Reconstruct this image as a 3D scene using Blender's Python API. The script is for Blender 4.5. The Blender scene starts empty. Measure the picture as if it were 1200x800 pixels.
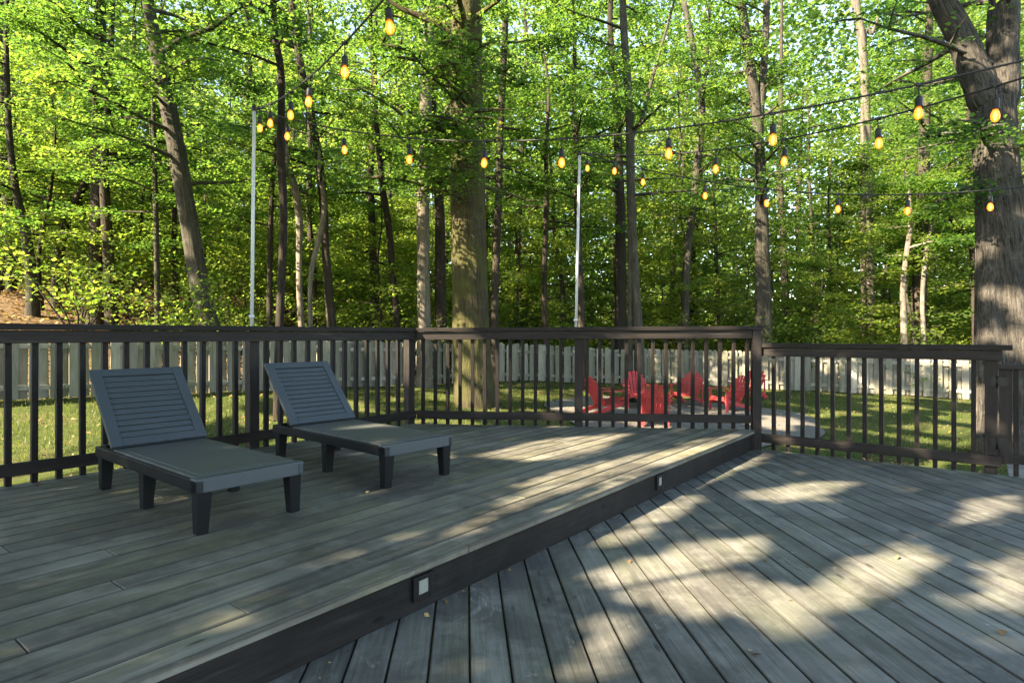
import bpy, math, random
import numpy as np
from mathutils import Vector, Matrix

# ------------------------------------------------------------------ camera, light, exposure
scene = bpy.context.scene
COL = scene.collection
R = math.radians
F = 720.0                      # focal length in photo pixels (1200 wide)
HOR = 392.0                    # horizon row in the photo
EYE = 1.0                      # eye height above the raised deck (z = 0)

cam_d = bpy.data.cameras.new('camera')
cam = bpy.data.objects.new('camera', cam_d)
COL.objects.link(cam)
cam.location = (0, 0, EYE)
cam.rotation_euler = (R(90), 0, 0)
cam_d.sensor_width = 36
cam_d.lens = F / 1200 * 36
cam_d.shift_y = -(400 - HOR) / 1200
cam_d.clip_start = 0.05
cam_d.clip_end = 600
scene.camera = cam

SUN_EL, SUN_AZ = R(34), math.atan2(-0.88, -0.47)     # azimuth measured clockwise from +Y
S = Vector((math.sin(SUN_AZ) * math.cos(SUN_EL), math.cos(SUN_AZ) * math.cos(SUN_EL), math.sin(SUN_EL)))
world = bpy.data.worlds.new('World')
scene.world = world
world.use_nodes = True
wn = world.node_tree
bg = wn.nodes['Background']
sky = wn.nodes.new('ShaderNodeTexSky')
sky.sky_type = 'NISHITA'
sky.sun_disc = False
sky.sun_elevation = SUN_EL
sky.sun_rotation = SUN_AZ
sky.air_density = 1.0
sky.dust_density = 0.4
sky.ozone_density = 2.0
wn.links.new(sky.outputs[0], bg.inputs[0])
bg.inputs[1].default_value = 0.10

sd = bpy.data.lights.new('sun', 'SUN')
sd.energy = 4.8
sd.angle = R(0.55)
sd.color = (1.0, 0.91, 0.75)
sun = bpy.data.objects.new('sun', sd)
COL.objects.link(sun)
sun.rotation_euler = S.to_track_quat('Z', 'Y').to_euler()
sun.location = (-10, -4, 15)

scene.view_settings.view_transform = 'Standard'
scene.view_settings.look = 'None'
scene.view_settings.gamma = 1
scene.view_settings.use_curve_mapping = False
scene.view_settings.exposure = 3.0
scene.view_settings.use_white_balance = True
scene.view_settings.white_balance_temperature = 7900
scene.view_settings.white_balance_tint = 12
scene.render.engine = 'CYCLES'
scene.cycles.max_bounces = 8
scene.cycles.diffuse_bounces = 5
scene.cycles.glossy_bounces = 2
scene.cycles.transmission_bounces = 4
scene.cycles.transparent_max_bounces = 6
scene.cycles.use_denoising = True
scene.cycles.sample_clamp_indirect = 6
scene.cycles.caustics_reflective = False
scene.cycles.caustics_refractive = False

# ------------------------------------------------------------------ helpers
rng = np.random.default_rng(7)
random.seed(7)


def px(x, y, z):
    """photo pixel on the plane of height z -> world point"""
    d = F * (EYE - z) / (y - HOR)
    return Vector(((x - 600) / F * d, d, z))


def pxd(x, y, d):
    """photo pixel at distance d -> world point"""
    return Vector(((x - 600) / F * d, d, EYE - (y - HOR) / F * d))


def tag(o, label=None, cat=None, group=None, kind=None):
    if label: o['label'] = label
    if cat: o['category'] = cat
    if group: o['group'] = group
    if kind: o['kind'] = kind
    return o


def empty(name, loc=(0, 0, 0), rz=0, label=None, cat=None, group=None):
    o = bpy.data.objects.new(name, None)
    COL.objects.link(o)
    o.location = loc
    o.rotation_euler = (0, 0, rz)
    o.empty_display_size = 0.2
    return tag(o, label, cat, group)


def copy_tree(o, parent=None):
    c = o.copy()
    COL.objects.link(c)
    if parent: c.parent = parent
    for ch in list(o.children):
        copy_tree(ch, c)
    return c


class MB:
    """collects boxes, bars, tubes and polygons; build() links them as one mesh object"""
    def __init__(s):
        s.v, s.f, s.uv, s.sm = [], [], [], []

    def face(s, idx, uv=None, smooth=False):
        s.f.append(tuple(idx))
        s.uv.append(uv if uv else [(0, 0)] * len(idx))
        s.sm.append(smooth)

    def beam(s, p0, p1, w, h, up=(0, 0, 1), w1=None, h1=None, off=(0, 0)):
        """box from p0 to p1; w across, h along up"""
        p0, p1 = Vector(p0), Vector(p1)
        d = (p1 - p0); L = d.length; d.normalize()
        up = Vector(up)
        side = d.cross(up).normalized()
        up = side.cross(d).normalized()
        w1 = w if w1 is None else w1
        h1 = h if h1 is None else h1
        b = len(s.v)
        for p, ww, hh in ((p0, w, h), (p1, w1, h1)):
            for sx, sz in ((-1, -1), (1, -1), (1, 1), (-1, 1)):
                s.v.append(p + side * (sx * ww / 2 + off[0]) + up * (sz * hh / 2 + off[1]))
        o = random.random() * 5
        per = [0, w, w + h, 2 * w + h, 2 * w + 2 * h]
        for k in range(4):
            k2 = (k + 1) % 4
            s.face((b + k, b + k2, b + 4 + k2, b + 4 + k),
                   [(o, per[k]), (o, per[k + 1]), (o + L, per[k + 1]), (o + L, per[k])])
        s.face((b + 3, b + 2, b + 1, b), [(0, 0), (w * .3, 0), (w * .3, h), (0, h)])
        s.face((b + 4, b + 5, b + 6, b + 7), [(0, 0), (w * .3, 0), (w * .3, h), (0, h)])
        return s

    def prism(s, poly, z0, z1, uvf=None):
        """vertical prism over a counter-clockwise 2D polygon"""
        n = len(poly); b = len(s.v)
        uvf = uvf or (lambda x, y: (x, y))
        for z in (z0, z1):
            for x, y in poly: s.v.append(Vector((x, y, z)))
        uvs = [uvf(x, y) for x, y in poly]
        s.face(range(b + n, b + 2 * n), uvs)
        s.face(range(b + n - 1, b - 1, -1), uvs[::-1])
        t = z1 - z0
        for k in range(n):
            k2 = (k + 1) % n
            a, c = uvs[k], uvs[k2]
            s.face((b + k, b + k2, b + n + k2, b + n + k), [(a[0], a[1] - t), (c[0], c[1] - t), c, a])
        return s

    def tube(s, pts, rad, n=8, cap=True, wob=0.0, uvk=1.0, lobes=None):
        pts = [Vector(p) for p in pts]
        b = len(s.v); L = 0.0; rings = []
        ref = Vector((0.31, 0.95, 0.05))
        ru = random.random() * 9
        r0 = max(rad)
        ph = [random.random() * 6.28 for _ in range(4)]
        for i, p in enumerate(pts):
            t = (pts[min(i + 1, len(pts) - 1)] - pts[max(i - 1, 0)]).normalized()
            if abs(t.dot(ref)) > .95: ref = Vector((1, 0, 0))
            a = t.cross(ref).normalized(); c = a.cross(t).normalized()
            if i: L += (p - pts[i - 1]).length
            rings.append(L)
            for k in range(n):
                th = 2 * math.pi * k / n
                r = rad[i]
                if wob:
                    r *= 1 + wob * (math.sin(2 * th + ph[0] + L * .9) + .7 * math.sin(3 * th + ph[1] - L * 1.3) + .5 * math.sin(5 * th + ph[2] + L * 2.1))
                if lobes: r *= 1 + lobes(i, th)
                s.v.append(p + a * math.cos(th) * r + c * math.sin(th) * r)
        for i in range(len(pts) - 1):
            for k in range(n):
                k2 = (k + 1) % n
                u0, u1 = ru + 2 * math.pi * r0 * k / n * uvk, ru + 2 * math.pi * r0 * (k + 1) / n * uvk
                s.face((b + i * n + k, b + i * n + k2, b + (i + 1) * n + k2, b + (i + 1) * n + k),
                       [(u0, rings[i]), (u1, rings[i]), (u1, rings[i + 1]), (u0, rings[i + 1])], True)
        if cap:
            s.face([b + k for k in range(n - 1, -1, -1)])
            s.face([b + (len(pts) - 1) * n + k for k in range(n)])
        return s

    def lathe(s, prof, c=(0, 0, 0), n=12):
        """prof: list of (r, z)"""
        c = Vector(c); b = len(s.v)
        for r, z in prof:
            for k in range(n):
                th = 2 * math.pi * k / n
                s.v.append(c + Vector((r * math.cos(th), r * math.sin(th), z)))
        for i in range(len(prof) - 1):
            for k in range(n):
                k2 = (k + 1) % n
                s.face((b + i * n + k, b + i * n + k2, b + (i + 1) * n + k2, b + (i + 1) * n + k), None, True)
        s.face([b + k for k in range(n - 1, -1, -1)])
        s.face([b + (len(prof) - 1) * n + k for k in range(n)])
        return s

    def mesh(s, name, m):
        me = bpy.data.meshes.new(name)
        me.from_pydata([tuple(v) for v in s.v], [], s.f)
        uvl = me.uv_layers.new(name='UVMap')
        flat = [c for u in s.uv for p in u for c in p]
        uvl.data.foreach_set('uv', flat)
        me.polygons.foreach_set('use_smooth', s.sm)
        me.materials.append(m)
        me.update()
        return me

    def build(s, name, m, parent=None, bevel=0, seg=1):
        o = bpy.data.objects.new(name, s.mesh(name, m))
        COL.objects.link(o)
        if parent: o.parent = parent
        if bevel:
            md = o.modifiers.new('bevel', 'BEVEL')
            md.width = bevel; md.segments = seg; md.limit_method = 'ANGLE'; md.angle_limit = R(40)
            md.use_clamp_overlap = True
        return o


def clip(poly, planes):
    """clip a 2D polygon by half planes a*x+b*y<=c"""
    for a, b, c in planes:
        out = []
        n = len(poly)
        for i in range(n):
            p, q = poly[i], poly[(i + 1) % n]
            dp, dq = a * p[0] + b * p[1] - c, a * q[0] + b * q[1] - c
            if dp <= 0: out.append(p)
            if (dp < 0 < dq) or (dq < 0 < dp):
                t = dp / (dp - dq)
                out.append((p[0] + t * (q[0] - p[0]), p[1] + t * (q[1] - p[1])))
        poly = out
        if len(poly) < 3: return []
    return poly


def right_of(p, q):
    """half plane: keep points on the left of p->q (counter-clockwise inside)"""
    dx, dy = q[0] - p[0], q[1] - p[1]
    a, b = dy, -dx
    return (a, b, a * p[0] + b * p[1])


# ------------------------------------------------------------------ materials
class NT:
    def __init__(s, name):
        s.m = bpy.data.materials.new(name)
        s.m.use_nodes = True
        s.t = s.m.node_tree
        s.p = s.t.nodes['Principled BSDF']
        s.out = s.t.nodes['Material Output']

    def n(s, typ, **kw):
        nd = s.t.nodes.new('ShaderNode' + typ)
        for k, v in kw.items(): setattr(nd, k, v)
        return nd

    def l(s, a, b): s.t.links.new(a, b)

    def math(s, op, a, b=None, clamp=False):
        nd = s.n('Math', operation=op, use_clamp=clamp)
        for i, x in enumerate((a, b)):
            if x is None: continue
            if isinstance(x, (int, float)): nd.inputs[i].default_value = x
            else: s.l(x, nd.inputs[i])
        return nd.outputs[0]

    def mix(s, fac, a, b, mode='MIX'):
        nd = s.n('MixRGB', blend_type=mode)
        for i, x in enumerate((fac, a, b)):
            if isinstance(x, (int, float)): nd.inputs[i].default_value = x
            elif isinstance(x, tuple): nd.inputs[i].default_value = (*x, 1)
            else: s.l(x, nd.inputs[i])
        return nd.outputs[0]

    def ramp(s, fac, stops):
        nd = s.n('ValToRGB')
        e = nd.color_ramp.elements
        while len(e) < len(stops): e.new(0.5)
        for el, (p, c) in zip(e, stops):
            el.position = p
            el.color = (*c, 1) if isinstance(c, tuple) else (c, c, c, 1)
        s.l(fac, nd.inputs[0])
        return nd.outputs[0]

    def noise(s, vec, scale=5, detail=4, rough=.55, dim='3D', w=None, dist=0):
        nd = s.n('TexNoise', noise_dimensions=dim)
        nd.inputs['Scale'].default_value = scale
        nd.inputs['Detail'].default_value = detail
        nd.inputs['Roughness'].default_value = rough
        nd.inputs['Distortion'].default_value = dist
        if vec is not None: s.l(vec, nd.inputs['Vector'])
        if w is not None: s.l(w, nd.inputs['W'])
        return nd.outputs[0]

    def mapping(s, vec, scale):
        nd = s.n('Mapping')
        nd.inputs['Scale'].default_value = scale
        s.l(vec, nd.inputs[0])
        return nd.outputs[0]

    def bump(s, h, strength=.3, dist=.01, normal=None):
        nd = s.n('Bump')
        nd.inputs['Strength'].default_value = strength
        nd.inputs['Distance'].default_value = dist
        s.l(h, nd.inputs['Height'])
        if normal is not None: s.l(normal, nd.inputs['Normal'])
        return nd.outputs[0]


def wood(name, dark, light, green=None, green_amt=.5, rough=.6, wear=None, grain=42, spec=.35, bump=.25, varia=.5, scuff=0, stain=0, seam=None):
    t = NT(name)
    uv = t.n('UVMap').outputs[0]
    geo = t.n('NewGeometry')
    rnd = geo.outputs['Random Per Island']
    w = t.math('MULTIPLY', rnd, 37.0)
    g1 = t.noise(t.mapping(uv, (1.6, grain, 1)), 1, 5, .6, '4D', w, .4)
    g2 = t.noise(t.mapping(uv, (5, grain * 4, 1)), 1, 3, .6, '4D', w)
    bl = t.noise(t.mapping(uv, (1.1, 5, 1)), 1, 4, .6, '4D', w)
    f = t.math('ADD', t.math('MULTIPLY', g1, .6), t.math('MULTIPLY', g2, .4))
    f = t.math('ADD', t.math('MULTIPLY', f, .65), t.math('MULTIPLY', bl, .35))
    col = t.ramp(f, [(.38, dark), (.5, tuple((a + b) / 2 for a, b in zip(dark, light))), (.62, light)])
    # board to board tone
    v = t.math('ADD', t.math('MULTIPLY', rnd, varia), 1 - varia / 2)
    hv = t.n('HueSaturation')
    t.l(col, hv.inputs['Color']); t.l(v, hv.inputs['Value'])
    col = hv.outputs[0]
    if green:
        gm = t.noise(t.mapping(uv, (.9, 6, 1)), 1.0, 5, .65, '4D', t.math('ADD', w, 11.0))
        pos = t.noise(geo.outputs['Position'], .8, 3, .6)
        gm = t.ramp(t.math('ADD', t.math('MULTIPLY', gm, .6), t.math('MULTIPLY', pos, .4)), [(.45, 0.0), (.68, green_amt)])
        col = t.mix(gm, col, green)
    if wear:
        wm = t.ramp(t.noise(t.mapping(uv, (2.2, 26, 1)), 1, 6, .7, '4D', t.math('ADD', w, 5.0)), [(.56, 0.0), (.72, .75)])
        col = t.mix(wm, col, wear)
    if stain:
        st = t.noise(geo.outputs['Position'], 1.7, 6, .68, dist=.6)
        col = t.mix(t.ramp(st, [(.40, stain), (.56, 0.0)]), col, tuple(c * .8 for c in dark))
        ed = t.ramp(t.noise(geo.outputs['Position'], 6.5, 5, .7), [(.52, 0.0), (.70, .35)])
        col = t.mix(ed, col, tuple(c * 1.25 for c in light))
    if scuff:
        sn = t.noise(geo.outputs['Position'], 2.3, 8, .75, dist=1.8)
        sc = t.ramp(sn, [(.60, 0.0), (.66, scuff)])
        sc = t.math('MULTIPLY', sc, t.ramp(g2, [(.4, 0.0), (.62, 1.0)]))
        col = t.mix(sc, col, (.30, .295, .26))
    if seam:
        pt, o0 = seam                                  # dark seam lines painted along the long edges of the boards
        sx = t.n('SeparateXYZ'); t.l(uv, sx.inputs[0])
        fr = t.math('FRACT', t.math('DIVIDE', t.math('ADD', sx.outputs['Y'], o0), pt))
        ds = t.math('MULTIPLY', t.math('ABSOLUTE', t.math('SUBTRACT', fr, .5)), 2.0)
        wob = t.math('MULTIPLY', t.noise(t.mapping(uv, (3, 30, 1)), 1, 4, .7, '4D', w), .16)
        dm = t.ramp(t.math('ADD', ds, wob), [(.94, 0.0), (.998, .55)])
        col = t.mix(dm, col, tuple(c * .4 for c in dark))
    # knots
    vo = t.n('TexVoronoi'); vo.inputs['Scale'].default_value = 1
    t.l(t.mapping(uv, (2.1, 7, 1)), vo.inputs['Vector'])
    kn = t.ramp(vo.outputs['Distance'], [(.045, .75), (.10, 0.0)])
    col = t.mix(kn, col, tuple(c * .35 for c in dark))
    t.l(col, t.p.inputs['Base Color'])
    t.l(t.math('ADD', t.math('MULTIPLY', g1, .25), rough - .12), t.p.inputs['Roughness'])
    t.p.inputs['Specular IOR Level'].default_value = spec
    t.l(t.bump(f, bump, .004), t.p.inputs['Normal'])
    return t.m


def plain(name, col, rough=.5, spec=.5, metal=0, var=.12, scale=9, bump=.1):
    t = NT(name)
    tc = t.n('TexCoord').outputs['Object']
    nz = t.noise(tc, scale, 5, .6)
    c = t.mix(nz, tuple(x * (1 - var) for x in col), tuple(min(1, x * (1 + var)) for x in col))
    t.l(c, t.p.inputs['Base Color'])
    t.l(t.math('ADD', t.math('MULTIPLY', nz, .2), rough - .1), t.p.inputs['Roughness'])
    t.p.inputs['Specular IOR Level'].default_value = spec
    t.p.inputs['Metallic'].default_value = metal
    if bump: t.l(t.bump(t.noise(tc, scale * 14, 3), bump, .002), t.p.inputs['Normal'])
    return t.m


def bark(name, dark, light, moss=None, moss_amt=.6, furrow=14, strength=.9, lichen=.35):
    t = NT(name)
    uv = t.n('UVMap').outputs[0]
    geo = t.n('NewGeometry').outputs['Position']
    oi = t.n('ObjectInfo').outputs['Random']
    n1 = t.noise(t.mapping(uv, (furrow, furrow * .16, 1)), 1, 6, .65, dist=1.0)
    n2 = t.noise(t.mapping(uv, (furrow * 3, furrow * .9, 1)), 1, 4, .6)
    h = t.math('ADD', t.math('MULTIPLY', n1, .72), t.math('MULTIPLY', n2, .28))
    col = t.ramp(h, [(.36, dark), (.52, tuple((a * .5 + b * .5) for a, b in zip(dark, light))), (.66, light)])
    li = t.ramp(t.noise(geo, 3.2, 5, .7), [(.52, 0.0), (.68, lichen)])
    col = t.mix(li, col, tuple(min(1, c * 1.5) for c in light))
    if moss:
        mo = t.ramp(t.noise(geo, 1.6, 5, .7), [(.40, 0.0), (.60, moss_amt)])
        col = t.mix(mo, col, moss)
    hv = t.n('HueSaturation')
    t.l(col, hv.inputs['Color'])
    t.l(t.math('ADD', t.math('MULTIPLY', oi, .5), .75), hv.inputs['Value'])
    t.l(hv.outputs[0], t.p.inputs['Base Color'])
    t.p.inputs['Roughness'].default_value = .9
    t.p.inputs['Specular IOR Level'].default_value = .15
    t.l(t.bump(h, strength, .06), t.p.inputs['Normal'])
    return t.m


def leaf(name, stops, trans=.56, spec=.25):
    t = NT(name)
    a = t.n('Attribute', attribute_name='rnd').outputs['Fac']
    oi = t.n('ObjectInfo').outputs['Random']
    geo = t.n('NewGeometry').outputs['Position']
    big = t.noise(geo, .55, 3, .6)
    f = t.math('ADD', t.math('MULTIPLY', a, .55), t.math('MULTIPLY', big, .45))
    f = t.math('ADD', f, t.math('MULTIPLY', t.math('SUBTRACT', oi, .5), .16))
    col = t.ramp(f, stops)
    t.l(col, t.p.inputs['Base Color'])
    t.p.inputs['Roughness'].default_value = .45
    t.p.inputs['Specular IOR Level'].default_value = spec
    tr = t.n('BsdfTranslucent')
    t.l(t.mix(1.0, col, (1.95, 2.0, 1.2), 'MULTIPLY'), tr.inputs['Color'])
    ms = t.n('MixShader'); ms.inputs[0].default_value = trans
    t.l(t.p.outputs[0], ms.inputs[1]); t.l(tr.outputs[0], ms.inputs[2])
    t.l(ms.outputs[0], t.out.inputs['Surface'])
    return t.m


M = {}
M['deck_up'] = wood('raised_deck_boards', (.044, .042, .036), (.200, .194, .166), (.140, .143, .072), .85, .62, (.165, .163, .15), scuff=.5, varia=.7, bump=.6, stain=.6, seam=(.1455, .0043))
M['deck_lo'] = wood('lower_deck_boards', (.041, .041, .038), (.180, .178, .162), (.105, .124, .070), .65, .62, (.155, .156, .147), scuff=1.0, varia=.7, bump=.6, stain=.6, seam=(.1485, -.0177))
M['riser'] = wood('step_face_board', (.0055, .0051, .0050), (.023, .0205, .0195), None, 0, .65, (.042, .038, .034), spec=.15, bump=.5, stain=.4)
M['rail'] = wood('stained_rail_wood', (.0046, .0040, .0039), (.0200, .0168, .0158), None, 0, .58, (.070, .056, .047), spec=.16, varia=.7, bump=.5)
M['baluster'] = wood('stained_baluster_wood', (.0034, .003, .003), (.0125, .0105, .0098), None, 0, .58, (.095, .070, .050), spec=.16)  # brown wear tone, warmed to imitate sun on the baluster faces
M['fence'] = wood('weathered_fence_wood', (.13, .126, .105), (.29, .28, .245), (.13, .145, .07), .7, .8, (.34, .33, .30), grain=22, spec=.15, varia=.75)
M['landing'] = wood('pale_landing_wood', (.12, .11, .095), (.24, .22, .19), None, 0, .7, spec=.2)
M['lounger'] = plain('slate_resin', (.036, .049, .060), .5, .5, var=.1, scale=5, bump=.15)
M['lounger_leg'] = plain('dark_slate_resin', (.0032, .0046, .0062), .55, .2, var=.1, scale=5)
M['seat'] = plain('dusty_skylit_resin', (.055, .062, .062), .5, .45, var=.3, scale=3, bump=.2)  # dusty seat resin, paled to imitate sky reflected on its top
M['dark'] = plain('black_plastic', (.012, .012, .013), .5, .4)
M['pole'] = plain('grey_painted_pole', (.46, .50, .51), .4, .5, var=.08)
M['iron'] = plain('black_iron', (.004, .004, .0045), .5, .3, 0)
M['red'] = plain('red_painted_slats', (.36, .042, .044), .6, .25, var=.3, scale=4)
M['lens'] = plain('frosted_lens', (.22, .235, .205), .35, .5, var=.05)
M['gravel'] = None
BK = {
    'grey': bark('grey_bark', (.020, .0185, .015), (.082, .076, .060)),
    'brown': bark('brown_bark', (.018, .015, .012), (.066, .055, .043)),
    'dark': bark('dark_bark', (.014, .0115, .0095), (.050, .041, .033), lichen=.2),
    'pale': bark('pale_bark', (.06, .052, .042), (.185, .165, .135), furrow=10, strength=.5),
    'moss': bark('mossy_bark', (.020, .016, .010), (.095, .08, .053), (.070, .075, .020), .62, 13, 1.0),
    'oak': bark('furrowed_bark', (.014, .013, .012), (.125, .115, .102), None, 0, 19, 1.0, .4),
}
LEAF = leaf('leaves', [(.22, (.026, .062, .018)), (.42, (.050, .112, .026)), (.58, (.085, .155, .034)), (.74, (.135, .195, .042)), (.93, (.26, .25, .05))])
LEAF_FAR = leaf('far_leaves', [(.22, (.040, .085, .028)), (.42, (.072, .135, .040)), (.58, (.115, .18, .050)), (.74, (.165, .21, .055)), (.93, (.28, .26, .06))], .6)
LEAF_BUSH = leaf('bush_leaves', [(.22, (.045, .090, .022)), (.42, (.080, .140, .030)), (.58, (.125, .18, .038)), (.74, (.165, .20, .042)), (.95, (.27, .24, .06))], .6)
LITTER = leaf('dry_leaves', [(.2, (.10, .06, .03)), (.42, (.20, .125, .06)), (.58, (.30, .20, .10)), (.74, (.38, .27, .12)), (.9, (.42, .20, .07))], .12, .1)
GRASS = leaf('grass_blades', [(.2, (.040, .068, .016)), (.45, (.064, .100, .024)), (.62, (.10, .125, .034)), (.85, (.19, .165, .07))], .35, .2)


def ground_mat():
    t = NT('ground_soil')
    geo = t.n('NewGeometry').outputs['Position']
    fo = t.n('Attribute', attribute_name='forest').outputs['Fac']
    n1 = t.noise(geo, 1.1, 6, .65)
    n2 = t.noise(geo, 14, 5, .7)
    n3 = t.noise(geo, 60, 3, .7)
    lawn = t.ramp(n1, [(.34, (.036, .055, .014)), (.5, (.060, .085, .022)), (.64, (.11, .105, .045))])
    lawn = t.mix(t.ramp(n2, [(.45, 0.0), (.7, .6)]), lawn, (.12, .10, .05))
    lawn = t.mix(t.ramp(n3, [(.4, 0.0), (.62, .5)]), lawn, (.045, .075, .014))
    lit = t.ramp(n2, [(.32, (.045, .03, .018)), (.48, (.13, .085, .05)), (.6, (.22, .15, .085)), (.72, (.12, .13, .05))])
    lit = t.mix(t.ramp(n3, [(.42, 0.0), (.6, .6)]), lit, (.05, .035, .022))
    t.l(t.mix(fo, lawn, lit), t.p.inputs['Base Color'])
    t.p.inputs['Roughness'].default_value = .95
    t.p.inputs['Specular IOR Level'].default_value = .1
    t.l(t.bump(t.math('ADD', n2, n3), .8, .05), t.p.inputs['Normal'])
    return t.m


def gravel_mat():
    t = NT('pale_gravel')
    geo = t.n('NewGeometry').outputs['Position']
    vo = t.n('TexVoronoi'); vo.inputs['Scale'].default_value = 22
    t.l(geo, vo.inputs['Vector'])
    c = t.mix(.6, t.ramp(vo.outputs['Color'], [(.1, (.09, .088, .082)), (.9, (.14, .132, .12))]), t.ramp(t.noise(geo, 2, 4), [(.3, (.10, .09, .08)), (.7, (.13, .122, .105))]))
    t.l(c, t.p.inputs['Base Color'])
    t.p.inputs['Roughness'].default_value = .9
    t.l(t.bump(vo.outputs['Distance'], .8, .03), t.p.inputs['Normal'])
    return t.m


def bulb_mats():
    t = NT('amber_bulb_glass')
    t.p.inputs['Base Color'].default_value = (.9, .45, .12, 1)
    t.p.inputs['Roughness'].default_value = .08
    t.p.inputs['Emission Color'].default_value = (1.0, .33, .035, 1)
    t.p.inputs['Emission Strength'].default_value = .20
    tr = t.n('BsdfTransparent'); tr.inputs[0].default_value = (1, .72, .38, 1)
    ms = t.n('MixShader'); ms.inputs[0].default_value = .45
    t.l(tr.outputs[0], ms.inputs[1]); t.l(t.p.outputs[0], ms.inputs[2])
    t.l(ms.outputs[0], t.out.inputs['Surface'])
    f = NT('glowing_filament')
    f.p.inputs['Base Color'].default_value = (1, .7, .3, 1)
    f.p.inputs['Emission Color'].default_value = (1.0, .56, .17, 1)
    f.p.inputs['Emission Strength'].default_value = 1.9
    return t.m, f.m


M['ground'] = ground_mat()
M['gravel'] = gravel_mat()
M['bulb'], M['filament'] = bulb_mats()

# ------------------------------------------------------------------ terrain
FA, FB = (-15.0, 4.43), (0.0, 19.0)          # left run of the fence
FC = (4.67, 21.0)                            # far corner
FD = (18.0, 14.6)                            # right run


def smooth(x, a, b):
    t = np.clip((x - a) / (b - a), 0, 1)
    return t * t * (3 - 2 * t)


def beyond(x, y):
    """signed distance beyond the fence (positive on the forest side)"""
    def d(p, q):
        dx, dy = q[0] - p[0], q[1] - p[1]
        L = math.hypot(dx, dy)
        return ((y - p[1]) * dx - (x - p[0]) * dy) / L
    return np.maximum(np.maximum(d(FA, FB), d(FB, FC)), d(FC, FD))


def gz(x, y):
    x = np.asarray(x, float); y = np.asarray(y, float)
    xl = np.minimum(x - 4, 0)
    xl = np.where(xl < -14, -14 + (xl + 14) * .3, xl)
    yy = np.clip(y, 2, 24)
    z = -.97 - .0726 * xl + .0383 * (yy - 13)
    b = np.maximum(beyond(x, y), 0)
    left = 1 - smooth(x + .25 * (y - 16), -9, 1)
    z = z + left * (.22 * np.minimum(b, 7) + .10 * np.clip(b - 7, 0, 40))
    z = z + .02 * np.clip(b, 0, 60) * (1 - left)
    z = z + smooth(b, 0.5, 3) * (.10 * np.sin(x * 1.1 + y * .6) + .08 * np.sin(x * .53 - y * 1.3))
    z = z + .02 * np.sin(x * 2.1) * np.sin(y * 1.7)
    return z


def gzf(x, y): return float(gz(x, y))


def axis_pts(lo, hi, fine_lo, fine_hi, step):
    a = list(np.arange(fine_lo, fine_hi, step))
    s, x = step, fine_hi
    while x < hi: a.append(x); s *= 1.25; x += s
    a.append(hi)
    s, x = step, fine_lo
    b = []
    while x > lo: s *= 1.25; x -= s; b.append(x)
    return np.array(sorted(set(a + b)))


def mesh_np(name, v, f, mat, attrs=None, smooth_=False):
    me = bpy.data.meshes.new(name)
    k = f.shape[1]
    me.vertices.add(len(v)); me.vertices.foreach_set('co', np.ascontiguousarray(v, np.float32).ravel())
    me.loops.add(f.size); me.loops.foreach_set('vertex_index', np.ascontiguousarray(f, np.int32).ravel())
    me.polygons.add(len(f)); me.polygons.foreach_set('loop_start', np.arange(0, f.size, k, dtype=np.int32))
    me.polygons.foreach_set('use_smooth', np.full(len(f), smooth_))
    me.update(calc_edges=True)
    for an, av in (attrs or {}).items():
        at = me.attributes.new(an, 'FLOAT', 'POINT')
        at.data.foreach_set('value', np.ascontiguousarray(av, np.float32))
    me.materials.append(mat)
    return me


def link(name, me, parent=None):
    o = bpy.data.objects.new(name, me)
    COL.objects.link(o)
    if parent: o.parent = parent
    return o


gx = axis_pts(-260, 260, -24, 24, .35)
gy = axis_pts(-120, 320, 3, 34, .35)
GX, GY = np.meshgrid(gx, gy)
GZ = gz(GX, GY)
v = np.stack([GX.ravel(), GY.ravel(), GZ.ravel()], 1)
nx, ny = len(gx), len(gy)
i, j = np.meshgrid(np.arange(nx - 1), np.arange(ny - 1))
b0 = (j * nx + i).ravel()
f = np.stack([b0, b0 + 1, b0 + nx + 1, b0 + nx], 1)
fo = smooth(beyond(v[:, 0], v[:, 1]), -.3, .8)
tag(link('ground', mesh_np('ground', v, f, M['ground'], {'forest': fo}, True)), kind='structure')

# gravel circle round the fire pit chairs
gm = MB()
gc = (3.75, 13.9)
n = 72
ring = []
for k in range(n):
    th = 2 * math.pi * k / n
    r = 3.0 * (1 + .05 * math.sin(3 * th + 1) + .04 * math.sin(7 * th))
    ring.append((gc[0] + r * math.cos(th), gc[1] + r * math.sin(th)))
radii = [1.0, .8, .55, .3]
for q in radii:
    for (x, y) in ring:
        X, Y = gc[0] + (x - gc[0]) * q, gc[1] + (y - gc[1]) * q
        gm.v.append(Vector((X, Y, gzf(X, Y) + .03)))
for a in range(len(radii) - 1):
    for k in range(n):
        k2 = (k + 1) % n
        gm.face((a * n + k, a * n + k2, (a + 1) * n + k2, (a + 1) * n + k))
gm.face([(len(radii) - 1) * n + k for k in range(n)])
tag(gm.build('gravel_path', M['gravel']), kind='structure')

# ------------------------------------------------------------------ decks
D1 = Vector((.6157, .788, 0)).normalized()         # along the raised deck's boards
N1 = Vector((D1.y, -D1.x, 0))                       # towards the lower deck
E0 = Vector((2.627, 6.545, 0))                      # far end of the step edge
C0 = Vector((-1.1, 6.9, 0))                         # back corner of the raised deck
P1 = Vector((2.575, 6.49, 0))                       # corner post
D2 = Vector((.79, -.612, 0)).normalized()           # along the lower railing
STEP = .207
UW = 3.13                                           # raised deck width


def uv1(p): return ((p - E0).dot(D1), (p - E0).dot(N1))


def pt1(u, v_): return E0 + D1 * u + N1 * v_


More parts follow.
